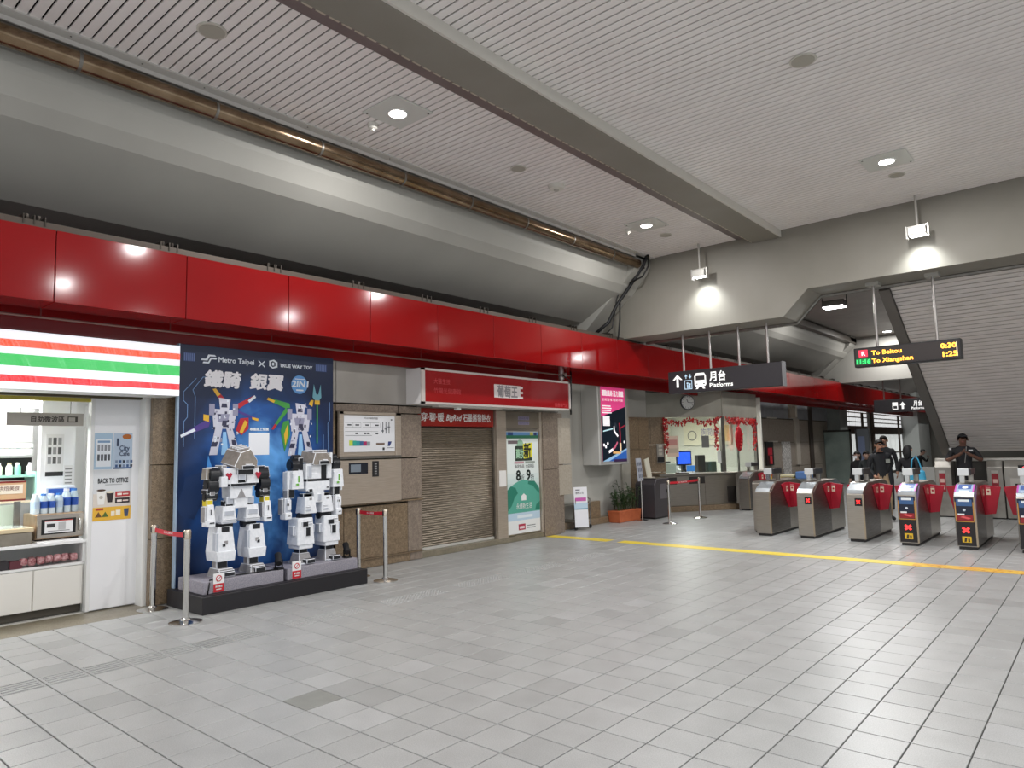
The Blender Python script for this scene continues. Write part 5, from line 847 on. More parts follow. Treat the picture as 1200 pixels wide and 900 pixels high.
        MB().yz([(y + .0, .45), (y + .0, .79), (y + .30, .96), (y + .34, .95), (y + .12, .72), (y + .05, .45)], x + w + .006, x + w + .009).build('wrap_sticker', C('#8d84b0', .3), t)
    return t
gate(-5.0, 12.86, 'plain', 'steel ticket gate with a plain front next to the service counter', 'ticket gates', (1,))
gate(-4.24, 12.85, 'led', 'bare steel gate with red cross display next to the plain gate', 'ticket gates')
gate(-3.41, 12.83, 'led', 'bare steel gate with red cross display next to a poster-wrapped gate', 'ticket gates')
gate(-2.61, 12.74, 'wrap', 'poster-wrapped ticket gate with yellow sticker next to a bare steel gate', 'ticket gates')
gate(-1.82, 12.72, 'wrap', 'poster-wrapped ticket gate with yellow sticker between two wrapped gates', 'ticket gates')
gate(-1.03, 12.72, 'wrap', 'poster-wrapped ticket gate at the far right end of the row', 'ticket gates')
gh = thing('gate_end_housing', 'narrow steel housing standing behind the plain ticket gate', 'housing', (-5.28, 13.9, 0)); MB().yz([(13.3, .03), (13.3, .93), (13.36, .97), (15.0, .97), (15.0, .03)], -5.36, -5.17).build('body', STEELH, gh, bevel=.01); MB().box(-5.34, -5.19, 13.34, 14.9, 0, .03).build('base', BLACK, gh)
gate(-7.28, 17.55, 'plain', 'far steel ticket gate beside the service counter end', 'ticket gates')
# ================================================================== SERVICE BOOTH
bd = Vector((.569, .822, 0)); bn = Vector((.822, -.569, 0)); bA = Vector((-9.26, 16.32, 0))
def BW(s, t, z=0): q = bA + bd * s + bn * t; return (q.x, q.y, z)
def bbox(mb, s0, s1, t0, t1, z0, z1): return mb.prism([BW(s0, t0, z0), BW(s1, t0, z0), BW(s1, t1, z0), BW(s0, t1, z0)], (0, 0, z1 - z0))
bt = struct('wall_booth', bbox(MB(), -.75, 2.2, -.2, 0, 2.45, 3.15).box(-8.2, -8.0, 18.1, 20.5, 2.45, 3.15), N('booth_fascia', '#8a877c', '#959287', 2, .5, coord='World'), 'grey fascia and frame of the service booth')
bbox(MB(), 2.12, 2.22, -.1, .02, .95, 2.46).build('corner_mullion', STEELD, bt); MB().box(-8.06, -7.98, 20.3, 20.42, 0, 2.46).build('corner_mullion', STEELD, bt)
for k in range(3): bbox(MB(), -.75 + k * .4, -.355 + k * .4, -.12, -.02, .0, 1.0).build('granite_slab', GRAN2, bt); bbox(MB(), -.75 + k * .4, -.355 + k * .4, -.12, -.02, 1.01, 1.72).build('granite_slab', GRAN2, bt); bbox(MB(), -.75 + k * .4, -.355 + k * .4, -.12, -.02, 1.73, 2.45).build('granite_slab', GRAN2, bt)
bbox(MB(), .45, 2.15, -.06, -.045, .93, 2.45).build('front_glass', GLASS, bt); MB().box(-8.06, -8.045, 18.15, 20.3, .93, 2.45).build('side_glass', GLASS, bt); MB().box(-8.12, -8.0, 18.1, 20.4, 0, .93).build('side_base', STEELH, bt)
MB().box(-8.07, -8.03, 19.1, 19.16, .93, 2.45).build('mullion', STEELD, bt)
MB().box(-11.2, -11.1, 16, 22, 0, 3.1).build('inner_wall', C('#eceae0', .5), bt); MB().box(-11.1, -8.1, 21.0, 21.1, 0, 3.1).build('inner_wall', C('#e8e6dc', .5), bt); MB().box(-11.1, -8.3, 17.9, 21.0, 2.62, 2.7).build('inner_ceiling', C('#e4e2da', .5), bt); MB().xy([(-11.1, 16), (-9.95, 15.8), (-8.35, 18.1), (-8.35, 21), (-11.1, 21)], 2.6, 2.63).build('inner_ceiling', C('#e4e2da', .5), bt)
l = downlight((-9.5, 18.5, 2.55), 85, r=.5, color=(1, .98, .92))
t = thing('ceiling_light', 'white panel light on the service booth ceiling', 'light', (-9.5, 18.5, 2.58)); MB().box(-9.9, -9.1, 18.1, 18.9, 2.57, 2.6).build('panel', E('#fffdf4', 6), t); MB().box(-9.95, -9.05, 18.05, 18.95, 2.58, 2.6).build('frame', WHITE, t)
sc = thing('service_counter', 'stainless service counter with a stone plinth under the booth window', 'counter', (-8.4, 17.0, 0))
bbox(MB(), 0.02, 2.22, .03, .45, .14, .92).build('body', STEELH, sc, bevel=.01); bbox(MB(), 0.0, 2.25, .03, .5, .0, .14).build('plinth', GRAN2, sc, bevel=.006); bbox(MB(), 0.0, 2.26, .03, .50, .92, .97).build('countertop', STEEL, sc, bevel=.008)
for s0, s1 in ((.1, .5), (.85, 1.3)): bbox(MB(), s0, s1, .45, .456, .70, .88).build('tray_recess', C('#2b2826', .4), sc)
bbox(MB(), 1.3, 1.305, .45, .455, .15, .9).build('seam', C('#4a4642', .5), sc); bbox(MB(), .55, .85, .3, .48, .97, 1.0).build('payment_tray', STEELD, sc); bbox(MB(), 1.95, 2.2, .45, .47, .2, .6).build('side_panel', C('#3c3835', .4, .5), sc)
ck = thing('wall_clock', 'round white wall clock on the booth fascia', 'clock', BW(1.14, .03, 2.84)); cc = Vector(BW(1.14, 0, 2.84))
MB().cyl(cc, cc + bn * .05, .2, n=32).build('rim', C('#57585a', .35, .5), ck, smooth='auto'); MB().cyl(cc + bn * .05, cc + bn * .053, .18, n=32).build('dial', C('#d6d6d2', .4), ck)
pp = Panel(ck, cc + bn * .0535, (bd, Vector((0, 0, 1)), bn))
for k in range(12): a = k * math.pi / 6; pp.line([(.14 * math.sin(a), .14 * math.cos(a)), (.165 * math.sin(a), .165 * math.cos(a))], .014, C('#2b2b2b'), 1)
pp.line([(0, 0), (-.03, .09)], .018, C('#1c1c1c'), 2); pp.line([(0, 0), (.135, -.015)], .012, C('#1c1c1c'), 2); pp.done()
# things inside the booth
mo = thing('monitor', 'computer monitor with a blue screen inside the booth', 'monitor', BW(1.25, -.5, .95)); q = Vector(BW(1.25, -.5, 1.33)); fr = (bd, Vector((0, 0, 1)), bn)
bbox(MB(), 1.02, 1.48, -.54, -.5, 1.15, 1.55).build('casing', C('#1d2430', .4), mo, bevel=.008); pm_ = Panel(mo, BW(1.05, -.4988, 1.19), fr, 'screen'); pm_.rect(0, .40, 0, .32, E('#2f5be0', 1.3)); pm_.done(); bbox(MB(), 1.2, 1.3, -.6, -.5, .93, 1.16).build('stand', BLACK, mo)
tag(bbox(MB(), 1.2, 1.45, -.3, -.28, .99, 1.15).build('tablet', E('#3f7fd0', .5)), 'small blue tablet screen leaning on the booth desk', 'tablet')
dsk = tag(bbox(MB(), .5, 2.1, -.9, -.08, .86, .92).build('booth_desk', C('#b9b4a8', .5)), 'pale desk inside the service booth', 'desk')
for k, (s0, t0, c, w, h, lb_) in enumerate(((.62, -.35, '#c9cdc6', .3, .3, 'pale equipment box at the left of the booth desk'), (.72, -.65, '#2c302e', .2, .35, 'dark equipment box in the middle of the booth desk'), (1.62, -.4, '#3a3433', .22, .5, 'dark red equipment stand right of the booth monitor'), (1.9, -.35, '#566058', .25, .32, 'grey green equipment box at the right of the booth desk'))):
    tag(bbox(MB(), s0, s0 + w, t0 - .2, t0, .92, .92 + h).build('equipment_box', C(c, .45), bevel=.012), lb_, 'box')
nb_ = thing('booth_notice', 'pale orange notice sheet on the booth glass', 'notice', BW(.6, -.04, 1.5)); bbox(MB(), .52, .86, -.044, -.04, 1.4, 1.95).build('sheet', C('#dcc4b0', .5), nb_); pp = Panel(nb_, BW(.52, -.0395, 1.4), fr); pp.rect(.04, .3, .3, .45, C('#c98f86')); pp.rect(.04, .3, .1, .22, C('#c9b8a4')); pp.done()
for s0, z0, lb_ in ((1.55, 1.62, 'dark gridded notice sheet beside the red garland'), (2.0, 1.2, 'white notice sheet low on the booth glass')):
    tag(bbox(MB(), s0, s0 + .22, -.044, -.04, z0, z0 + .32).build('booth_notice', C('#6f716e' if s0 < 1.8 else '#d9ddd8', .5)), lb_, 'notice')
hb = thing('booth_board', 'cream wall board with purple lettering inside the booth', 'sign', (-11.0, 19.0, 1.8)); 
MB().box(-10.6, -9.0, 20.9, 20.98, 1.7, 2.4).build('board', C('#f1ead4', .4), hb); pp = Panel(hb, (-10.6, 20.899, 1.7), FY); pp.circ(.3, .3, .16, C('#8a8a86'), 1, 20); pp.circ(.3, .3, .13, C('#f1ead4'), 2, 20); pp.txt('詢問處', .6, .3, .2, C('#8d86b8'), 1, width=.6); pp.txt('Information', .6, .14, .08, C('#a9a4c4'), 1, width=.55); pp.rect(1.25, 1.55, .1, .6, C('#efc98f'), 1); pp.done()
GARM = [C('#c01524', .3), C('#d8332f', .35), C('#8f0c18', .35)]
def garland(name, pts, label, width=.07, dens=60, drop=.1):
    mb = MB(); P = [Vector(q) for q in pts]
    for a, b in zip(P[:-1], P[1:]):
        n_ = max(4, int((b - a).length * dens))
        for i in range(n_):
            c = a.lerp(b, random.random()) + bd * random.uniform(-width, width) + bn * random.uniform(.0, .05) + Vector((0, 0, random.uniform(-drop, drop * .4)))
            mb.mi(random.randrange(3)); mb.obox(c, (random.uniform(.015, .03), random.uniform(.015, .03), random.uniform(.03, .075)), (random.uniform(-1, 1), random.uniform(-1, 1), random.uniform(0, 3)))
    return tag(mb.build(name, GARM, recalc=False), label, 'garland')
garland('tinsel_garland', [BW(.45, .02, 2.42), BW(.48, .02, 1.55)], 'red tinsel strip hanging down the left edge of the booth window', .06, 110)
garland('tinsel_garland', [BW(.45, .02, 2.36), BW(.9, .02, 2.28), BW(1.2, .02, 2.42), BW(1.6, .02, 2.28), BW(2.1, .02, 2.40)], 'red tinsel swag along the top of the booth window', .05, 90, .09)
garland('tinsel_garland', [BW(1.95, .02, 2.38), BW(1.95, .02, 1.6)], 'red tinsel strip hanging beside the booth corner', .05, 100)
garland('tinsel_garland', [(-7.97, 18.3, 2.38), (-7.97, 20.3, 2.36)], 'red tinsel swag along the top of the booth side window', .05, 110, .12)
garland('tinsel_garland', [(-7.97, 20.15, 2.36), (-7.97, 20.15, 1.6)], 'red tinsel strip at the far edge of the booth side window', .06, 100)
gp = thing('lantern_pendant', 'big oval red shiny pendant hanging in the booth side window', 'decoration', (-7.93, 18.95, 1.5)); MB().sph((-7.93, 18.95, 1.85), (.07, .22, .36), 18, 14).build('body', N('red_foil', '#b3101f', '#d8303a', 30, .22, .3), gp, smooth=True); MB().tube([(-7.93, 18.95, 2.2), (-7.93, 18.95, 2.45)], .03).build('neck', GARM[0], gp)
for k in range(5): MB().sph((-7.855, 18.87 + .04 * k, 1.6 + .09 * k), (.012, .05, .03), 8, 6).build('embossed_scale', GARM[1], gp)
it = thing('intercom_panel', 'steel intercom panel with buttons left of the booth window', 'panel', BW(.25, 0, 1.3)); bbox(MB(), .2, .4, -.02, .0, 1.25, 1.75).build('plate', STEELH, it)
for k in range(3): bbox(MB(), .25, .35, .0, .012, 1.45 + .1 * k, 1.52 + .1 * k).build('button', C('#c7c0b2', .4), it)
bbox(MB(), .22, .38, 0, .05, 1.27, 1.40).build('speaker', BLACK, it)
# ================================================================== FLOOR STANDING THINGS BY THE PIER
bi = thing('recycling_bin', 'dark grey bin with a sloped steel top beside the counter', 'bin', (-8.45, 14.95, 0)); MB().yz([(14.6, .03), (14.6, .80), (14.72, .93), (15.3, .93), (15.3, .03)], -8.72, -8.2).build('body', C('#4a464a', .4, .3), bi, bevel=.012); MB().box(-8.2, -8.195, 14.85, 15.25, .45, .8).build('door', C('#77747a', .35, .4), bi); MB().box(-8.7, -8.22, 14.7, 15.28, .93, .945).build('top_plate', STEEL, bi); MB().box(-8.195, -8.19, 15.12, 15.2, .58, .66).build('slot', BLACK, bi); MB().box(-8.7, -8.22, 14.62, 15.28, 0, .03).build('base', BLACK, bi)
pn = thing('notice_stand', 'slim pole stand with a grey grid notice', 'stand', (-8.33, 14.22, 0)); MB().lathe([(.13, 0), (.13, .012), (.03, .03)], (-8.33, 14.22, 0), 20).build('base', CHROME, pn, smooth='auto'); MB().cyl((-8.33, 14.22, .02), (-8.33, 14.22, .95), .014).build('pole', CHROME, pn); MB().obox((-8.36, 14.22, 1.16), (.02, .46, .52), (0, -.08, .3)).build('board', C('#a9acb6', .4), pn)
R_ = Euler((0, -.08, .3)).to_matrix(); pp = Panel(pn, Vector((-8.36, 14.22, 1.16)) + R_ @ Vector((.0105, -.2, -.23)), (R_ @ Vector((0, 1, 0)), R_ @ Vector((0, 0, 1)), R_ @ Vector((1, 0, 0))))
for k in range(9): pp.rect(.03 + .13 * (k % 3), .11 + .13 * (k % 3), .04 + .14 * (k // 3), .12 + .14 * (k // 3), C('#5d6070'))
pp.done()
bh = thing('leaflet_rack', 'white leaning leaflet panel behind the grey bin', 'rack', (-8.5, 14.9, .945)); MB().obox((-8.5, 14.85, 1.17), (.03, .3, .46), (.12, -.1, .2)).build('panel', C('#d9d4c2', .4), bh); MB().box(-8.6, -8.4, 14.75, 15.0, .945, .96).build('foot', C('#c9c4b4'), bh)
ct2 = thing('service_cart', 'small steel two-tier trolley with a white notice board', 'trolley', (-8.72, 12.15, 0))
for x, y in ((-8.9, 11.9), (-8.9, 12.42), (-8.54, 11.9), (-8.54, 12.42)):
    MB().cyl((x, y, .08), (x, y, .62), .013, n=8).build('upright', CHROME, ct2); w_ = MB().cyl((x - .012, y, .04), (x + .012, y, .04), .04, n=12).build('caster', BLACK, ct2)
for z in (.16, .50): MB().box(-8.91, -8.53, 11.89, 12.43, z, z + .018).build('shelf', STEEL, ct2); MB().tube([(-8.9, 11.9, z + .05), (-8.54, 11.9, z + .05), (-8.54, 12.42, z + .05), (-8.9, 12.42, z + .05)], .008, 6).build('rail', CHROME, ct2)
MB().tube([(-8.54, 11.9, .6), (-8.54, 12.0, .68), (-8.54, 12.3, .68), (-8.54, 12.42, .6)], .012, 6).build('handle', CHROME, ct2, smooth=True)
nbd = thing('notice_board', 'white and pink notice board leaning on the steel trolley', 'notice', (-8.50, 11.9, .06)); MB().obox((-8.47, 12.0, .47), (.012, .30, .82), (0, -.06, -.55)).build('board', C('#e6e6ea', .4), nbd)
R_ = Euler((0, -.06, -.55)).to_matrix(); pp = Panel(nbd, Vector((-8.47, 12.0, .47)) + R_ @ Vector((.0065, -.15, -.41)), (R_ @ Vector((0, 1, 0)), R_ @ Vector((0, 0, 1)), R_ @ Vector((1, 0, 0)))); pp.rect(0, .3, .38, .5, C('#b9cfe0')); pp.rect(0, .3, .36, .385, C('#7aa0b4'), 2); pp.rect(.02, .27, .53, .6, C('#c25aa8'), 2); pp.txt('服務公告', .04, .68, .04, C('#4a4450'), 2, width=.18); pp.rect(.04, .14, .75, .77, C('#6a6470'), 2); pp.done()
pl = thing('planter', 'terracotta trough planter with bushy dark green plants', 'planter', (-8.66, 13.95, 0))
MB().tbox(-8.80, -8.52, 13.5, 14.4, .0, .24, 1.06, 1.12).build('trough', N('terracotta', '#a8532e', '#b8623a', 8, .6), pl, bevel=.01); MB().box(-8.82, -8.50, 13.47, 14.43, .22, .26).build('rim', N('terracotta', '', '', 1), pl, bevel=.006); MB().box(-8.79, -8.53, 13.51, 14.39, .235, .25).build('soil', C('#2b2119', .9), pl)
lf = MB(); stm = MB(); LFM = [C('#24421f', .35), C('#31552a', .35), C('#1a3018', .4), C('#47683a', .4)]
for k in range(34):
    bx, by = random.uniform(-8.76, -8.56), random.uniform(13.55, 14.38); hgt = random.uniform(.3, .52) * (1.35 if k % 11 == 0 else 1); ex, ey = bx + random.uniform(-.13, .16), by + random.uniform(-.2, .12)
    stm.tube([(bx, by, .24), ((bx + ex) / 2, (by + ey) / 2, .24 + hgt * .6), (ex, ey, .24 + hgt)], .006, 5)
    for j in range(16):
        f_ = .25 + .75 * j / 15; c = Vector((bx + (ex - bx) * f_, by + (ey - by) * f_, .24 + hgt * f_)); a = random.uniform(0, 6.28); ln = random.uniform(.06, .11); d_ = Vector((math.cos(a), math.sin(a), random.uniform(-.2, .6))).normalized(); s_ = d_.cross(Vector((0, 0, 1))).normalized() * ln * .28
        if c.x + d_.x * ln < -8.88: d_.x = abs(d_.x)
        lf.mi(random.randrange(4)); lf.add([c, c + d_ * ln * .5 + s_ + Vector((0, 0, .008)), c + d_ * ln, c + d_ * ln * .5 - s_ + Vector((0, 0, .008))], [(0, 1, 2), (0, 2, 3)])
tag(lf.build('foliage', LFM, pl, recalc=False), kind='stuff'); stm.build('stems', C('#3a4a26', .6), pl); pl.location.x += .03
# ================================================================== BEYOND THE GATES
gp_ = thing('glass_partition', 'frosted green glass partition panel by the far column', 'partition', (-8.6, 30.2, 0)); MB().box(-9.0, -8.02, 30.1, 30.14, .05, 2.1).build('pane', N('frosted_glass', '#7f8f89', '#96a59f', 1.5, .25), gp_)
for x in (-9.03, -8.0): MB().box(x - .03, x + .03, 30.06, 30.18, 0, 2.18).build('post', C('#4b4a46', .4, .5), gp_)
MB().box(-9.06, -7.97, 30.06, 30.18, 2.1, 2.18).build('top_rail', C('#3a3936', .4, .5), gp_)
tt = thing('totem_sign', 'tall narrow grey and blue totem sign beside the glass partition', 'sign', (-7.6, 30.3, 0)); MB().box(-7.85, -7.35, 30.2, 30.35, 0, 2.2).build('panel', C('#7f868c', .4, .3), tt, bevel=.02); MB().box(-7.75, -7.5, 30.19, 30.2, .3, 1.9).build('print', C('#8f9fc4', .4), tt); MB().box(-7.82, -7.78, 30.18, 30.2, 0, 2.2).build('edge_strip', C('#3d3e40', .4), tt)
fx = thing('fire_extinguisher_box', 'black and red fire point panel on the far granite wall', 'panel', (-8.97, 23.9, 1.0)); MB().box(-9.0, -8.94, 23.6, 24.25, .95, 1.75).build('panel', C('#171314', .4), fx); MB().box(-8.94, -8.935, 23.72, 24.12, 1.3, 1.55).build('sticker', C('#b02032', .4), fx); MB().cyl((-8.93, 23.92, 1.0), (-8.93, 23.92, 1.28), .06).build('cylinder', C('#c0303a', .3), fx)
np_ = thing('wall_poster', 'pale patterned narrow poster on the far granite wall', 'poster', (-8.97, 25.6, .6)); MB().box(-9.0, -8.96, 25.2, 26.0, .5, 1.75).build('sheet', N('patterned_poster', '#8f8a85', '#dcdad6', 14, .4), np_)
cp = thing('wall_camera_box', 'beige box fixed on the grey cladding of the far wall', 'box', (-8.9, 26.4, 2.6)); MB().box(-8.98, -8.85, 26.0, 26.6, 2.6, 3.1).build('body', C('#a89c8c', .5), cp, bevel=.02); MB().box(-8.85, -8.83, 26.4, 26.55, 2.65, 3.05).build('cover', C('#d4cec2', .5), cp)
ys_ = thing('wet_floor_sign', 'yellow folding caution sign standing beyond the gates', 'sign', (-6.55, 17.4, 0)); MB().xz([(-6.63, .02), (-6.47, .02), (-6.49, .9), (-6.52, 1.08), (-6.58, 1.08), (-6.61, .9)], 17.35, 17.38).build('panel', C('#e0c81e', .4), ys_, bevel=.006); MB().prism([(-6.62, 17.6, .02), (-6.48, 17.6, .02), (-6.52, 17.38, 1.05), (-6.58, 17.38, 1.05)], (0, .02, 0)).build('rear_panel', C('#d4bb18', .4), ys_)
cr_ = thing('cleaning_cart', 'cleaning cart with a blue crate and yellow bag beyond the gates', 'cart', (-6.0, 18.0, 0)); MB().box(-6.45, -5.75, 17.75, 18.4, .12, .8).build('body', C('#6b6a66', .5), cr_, bevel=.02); MB().box(-6.05, -5.76, 17.76, 18.2, .8, .98).build('crate', C('#5a7fb8', .4), cr_, bevel=.02); MB().tbox(-6.44, -6.1, 17.72, 18.2, .55, .86, .85).build('bag', C('#d9c24a', .5), cr_, bevel=.03); MB().box(-6.45, -6.08, 17.7, 18.3, .86, .90).build('tray', C('#d6cfae', .5), cr_)
for x in (-6.38, -5.82):
    for y in (17.85, 18.3): MB().cyl((x - .015, y, .06), (x + .015, y, .06), .06, n=12).build('caster', BLACK, cr_)
lw = struct('wall_low', MB().box(-5.25, -3.3, 27.0, 27.2, 0, .78), C('#c9cac6', .6), 'low pale wall far beyond the gates')
# row of service units under the stair
for x0, x1, lb_, kind in ((-3.06, -2.74, 'steel service post with a red label at the stair end', 'post'), (-2.10, -1.82, 'steel service post with a red label right of the guard', 'post'), (-1.80, -.95, 'wide steel fare machine with two red round lights', 'machine'), (-.9, -.3, 'steel barrier cabinet at the right of the fare machine', 'post')):
    t = thing('service_post' if kind == 'post' else 'fare_machine', lb_, 'barrier' if kind == 'post' else 'machine', ((x0 + x1) / 2, 18.0, 0))
    MB().yz([(17.85, .02), (17.85, 1.08), (17.93, 1.22), (18.22, 1.22), (18.22, .02)], x0, x1).build('body', N('post_steel', '#8f8b84', '#a29e97', 4, .4, .6), t, bevel=.01); MB().box(x0 + .02, x1 - .02, 17.88, 18.2, 0, .02).build('base', BLACK, t)
    if kind == 'post':
        xm = x0 + .14; MB().box(xm - .06, xm + .06, 17.843, 17.85, .55, .95).build('label_plate', C('#9c1f2c', .4), t); pp = Panel(t, (xm - .06, 17.842, .55), FY); pp.rect(.02, .1, .05, .14, C('#d9b0a8')); pp.rect(.02, .1, .2, .28, C('#d9b0a8')); pp.rect(.0, .12, .4, .46, C('#b9b4ad')); pp.done()
    else:
        MB().box(x0 + .25, x1 - .02, 17.84, 17.85, .98, 1.12).build('signal_panel', BLACK, t); MB().box(x0 + .1, x1 - .05, 17.845, 17.85, .40, .85).build('front_panel', C('#b5b1aa', .4, .4), t); MB().box(x0 + .18, x1 - .1, 17.838, 17.846, .55, .74).build('slot_window', C('#24221f', .2), t)
        for k in range(2): MB().cyl((x0 + .36 + k * .3, 17.835, 1.05), (x0 + .36 + k * .3, 17.842, 1.05), .045, n=16).build('signal_light', E('#ff5560', 1.5), t)
        MB().box(x0 + .35, x1 - .1, 17.84, 17.846, .86, .885).build('red_strip', C('#a82430', .4), t)
rl = thing('barrier_rail', 'long pale steel rail over the service posts below the stair', 'rail', (-1.2, 18.25, 0)); MB().box(-3.1, 5, 18.22, 18.30, 1.20, 1.27).build('rail', C('#c9c5bd', .3, .6), rl, bevel=.01); MB().box(-3.08, 5, 18.26, 18.30, .0, 1.2).build('backing_panel', C('#37342f', .6), rl)
# ================================================================== PEOPLE
def person(label, loc, rz, scale, skin, top, bottom, hair, sleeve=None, J=None, extras=(), hairstyle='short', shoe='#1b1b1d'):
    P = dict(pel=(0, 0, .93), spi=(0, 0, 1.10), che=(0, 0, 1.31), nec=(0, .005, 1.46), hd1=(0, -.012, 1.555), hd2=(0, -.008, 1.655))
    for s_, n_ in ((1, 'L'), (-1, 'R')):
        P['hip' + n_] = (.09 * s_, 0, .87); P['kne' + n_] = (.10 * s_, -.02, .49); P['ank' + n_] = (.10 * s_, .02, .09); P['toe' + n_] = (.11 * s_, -.15, .04)
        P['sho' + n_] = (.175 * s_, 0, 1.39); P['elb' + n_] = (.235 * s_, .03, 1.12); P['wri' + n_] = (.24 * s_, -.05, .88); P['han' + n_] = (.24 * s_, -.075, .81)
    P.update(J or {})
    Rr = dict(pel=(.155, .115), spi=(.14, .105), che=(.165, .115), nec=(.055, .058), hd1=(.072, .085), hd2=(.074, .088), hip=(.088, .092), kne=(.057, .06), ank=(.04, .045), toe=(.038, .032), sho=(.068, .068), elb=(.045, .045), wri=(.028, .032), han=(.02, .038))
    names = list(P); idx = {n_: i for i, n_ in enumerate(names)}
    slv = sleeve or 'skin'
    ED = [('pel', 'spi', 'top'), ('spi', 'che', 'top'), ('che', 'nec', 'top'), ('nec', 'hd1', 'skin'), ('hd1', 'hd2', 'skin')]
    for n_ in 'LR': ED += [('pel', 'hip' + n_, 'bottom'), ('hip' + n_, 'kne' + n_, 'bottom'), ('kne' + n_, 'ank' + n_, 'bottom'), ('ank' + n_, 'toe' + n_, 'shoe'), ('che', 'sho' + n_, 'top'), ('sho' + n_, 'elb' + n_, 'top'), ('elb' + n_, 'wri' + n_, slv), ('wri' + n_, 'han' + n_, 'skin')]
    me = bpy.data.meshes.new('sk'); me.from_pydata([P[n_] for n_ in names], [(idx[a], idx[b]) for a, b, _ in ED], [])
    ob = bpy.data.objects.new('sk', me); col.objects.link(ob); md = ob.modifiers.new('s', 'SKIN'); md.branch_smoothing = .6; sb = ob.modifiers.new('d', 'SUBSURF'); sb.levels = 2
    for n_, i in idx.items():
        sv_ = me.skin_vertices[0].data[i]; sv_.radius = Rr[n_[:3]]; sv_.use_root = (n_ == 'pel')
    bpy.context.view_layer.update(); dg = bpy.context.evaluated_depsgraph_get(); bmesh_ = bpy.data.meshes.new_from_object(ob.evaluated_get(dg)); bpy.data.objects.remove(ob)
    order = ['skin', 'top', 'bottom', 'shoe']; mats = [C(skin, .5), C(top, .75), C(bottom, .75), C(shoe, .5), C('#16110f', .5), C('#8a4a44', .5)]
    SEG = [(Vector(P[a]), Vector(P[b]), order.index(m_)) for a, b, m_ in ED]
    V = [tuple(v.co) for v in bmesh_.vertices]; body = MB(); body.v = V
    for f in bmesh_.polygons:
        c = f.center; best = 9; mi_ = 0
        for a, b, m_ in SEG:
            ab = b - a; t_ = min(1, max(0, (c - a).dot(ab) / ab.length_squared)); dd = (c - (a + ab * t_)).length
            if dd < best: best = dd; mi_ = m_
        if mi_ == 1 and c.z > P['nec'][2] - .01: mi_ = 0
        body.f.append(tuple(f.vertices)); body.m.append(mi_)
    # fingers and thumb
    body.mi(0)
    for n_ in 'LR':
        w_, h_ = Vector(P['wri' + n_]), Vector(P['han' + n_]); d_ = (h_ - w_).normalized(); sd = d_.cross(Vector((1, 0, 0))); sd = (sd if sd.length > .2 else Vector((0, 1, 0))).normalized(); nr = d_.cross(sd).normalized()
        for k, ln in enumerate((.075, .085, .08, .06)):
            b0 = h_ + sd * (-.027 + .018 * k); body.tube([b0 - d_ * .01, b0 + d_ * ln * .45, b0 + d_ * ln * .8 + nr * .012, b0 + d_ * ln + nr * .025], [.009, .0085, .008, .006], 6)
        b0 = h_ - sd * .03 - d_ * .03; body.tube([b0, b0 - sd * .025 + d_ * .03, b0 - sd * .028 + d_ * .06 + nr * .01], [.011, .01, .008], 6)
    # face
    hc = (Vector(P['hd1']) + Vector(P['hd2'])) / 2; hx = P['hd2'][0]
    F = lambda x, y, z: (hc.x + x, hc.y + y, hc.z + z)
    body.sph(F(0, -.098, -.015), (.014, .02, .022), 8, 6); body.sph(F(.088, .005, -.01), (.012, .022, .03), 8, 6); body.sph(F(-.088, .005, -.01), (.012, .022, .03), 8, 6)
    body.mi(4); body.sph(F(.032, -.086, .012), (.012, .008, .008), 8, 6); body.sph(F(-.032, -.086, .012), (.012, .008, .008), 8, 6); body.mi(5); body.sph(F(0, -.083, -.058), (.026, .01, .008), 8, 6)
    o = thing('person', label, 'person', (0, 0, 0))
    b_ = body.build('body', mats, o, smooth=True, recalc=False)
    hm = MB()
    n0 = 18
    if hairstyle != 'none':
        Vh = []; rows = 7
        for i in range(rows):
            for j in range(n0):
                a = 2 * math.pi * j / n0; fr_ = max(0, -math.sin(a)) ** .6; th = (.95 * fr_ + 1.95 * (1 - fr_)) * i / (rows - 1) + .02
                Vh.append(F(.09 * math.sin(th) * math.cos(a), .105 * math.sin(th) * math.sin(a) + .006, .104 * math.cos(th) + .012))
        hm.add(Vh, [(i * n0 + j, i * n0 + (j + 1) % n0, (i + 1) * n0 + (j + 1) % n0, (i + 1) * n0 + j) for i in range(rows - 1) for j in range(n0)] + [tuple(range(n0))])
    if hairstyle == 'long': hm.sph(F(0, .06, -.06), (.105, .07, .17), 14, 10)
    if hairstyle == 'cap': hm.prism([F(-.08, -.06, .06), F(.08, -.06, .06), F(.06, -.18, .045), F(-.06, -.18, .045)], (0, 0, .014))
    if hm.v: hm.build('cap' if hairstyle == 'cap' else 'hair', C(hair, .7), o, smooth='auto', recalc=False)
    for nm, mb, mt in extras: mb.build(nm, mt, o)
    o.location = loc; o.rotation_euler = (0, 0, rz); o.scale = (scale,) * 3
    return o
TOC = .2     # turn that makes a person face the camera
gl = MB().box(-.075, .075, -.115, -.10, 1.605, 1.63)
pk = MB().box(.06, .15, -.125, -.118, 1.22, 1.30)
person('man in a black top and khaki trousers walking beyond the gates', (-3.83, 16.5, 0), TOC + .55, 1.0, '#a87a62', '#15161a', '#9a8468', '#17130f', sleeve='top', J=dict(shoL=(.18, 0, 1.40), elbL=(.33, .10, 1.20), wriL=(.22, .12, 1.0), hanL=(.17, .13, .95), elbR=(-.25, .02, 1.13), wriR=(-.2, -.1, .95), hanR=(-.17, -.15, .92), kneL=(.11, -.10, .50), ankL=(.11, -.06, .10), toeL=(.12, -.22, .05), kneR=(-.1, .05, .49), ankR=(-.1, .22, .11), toeR=(-.11, .08, .04)), extras=[('sunglasses', gl, BLACK), ('chest_print', pk, C('#8d9088', .6))])
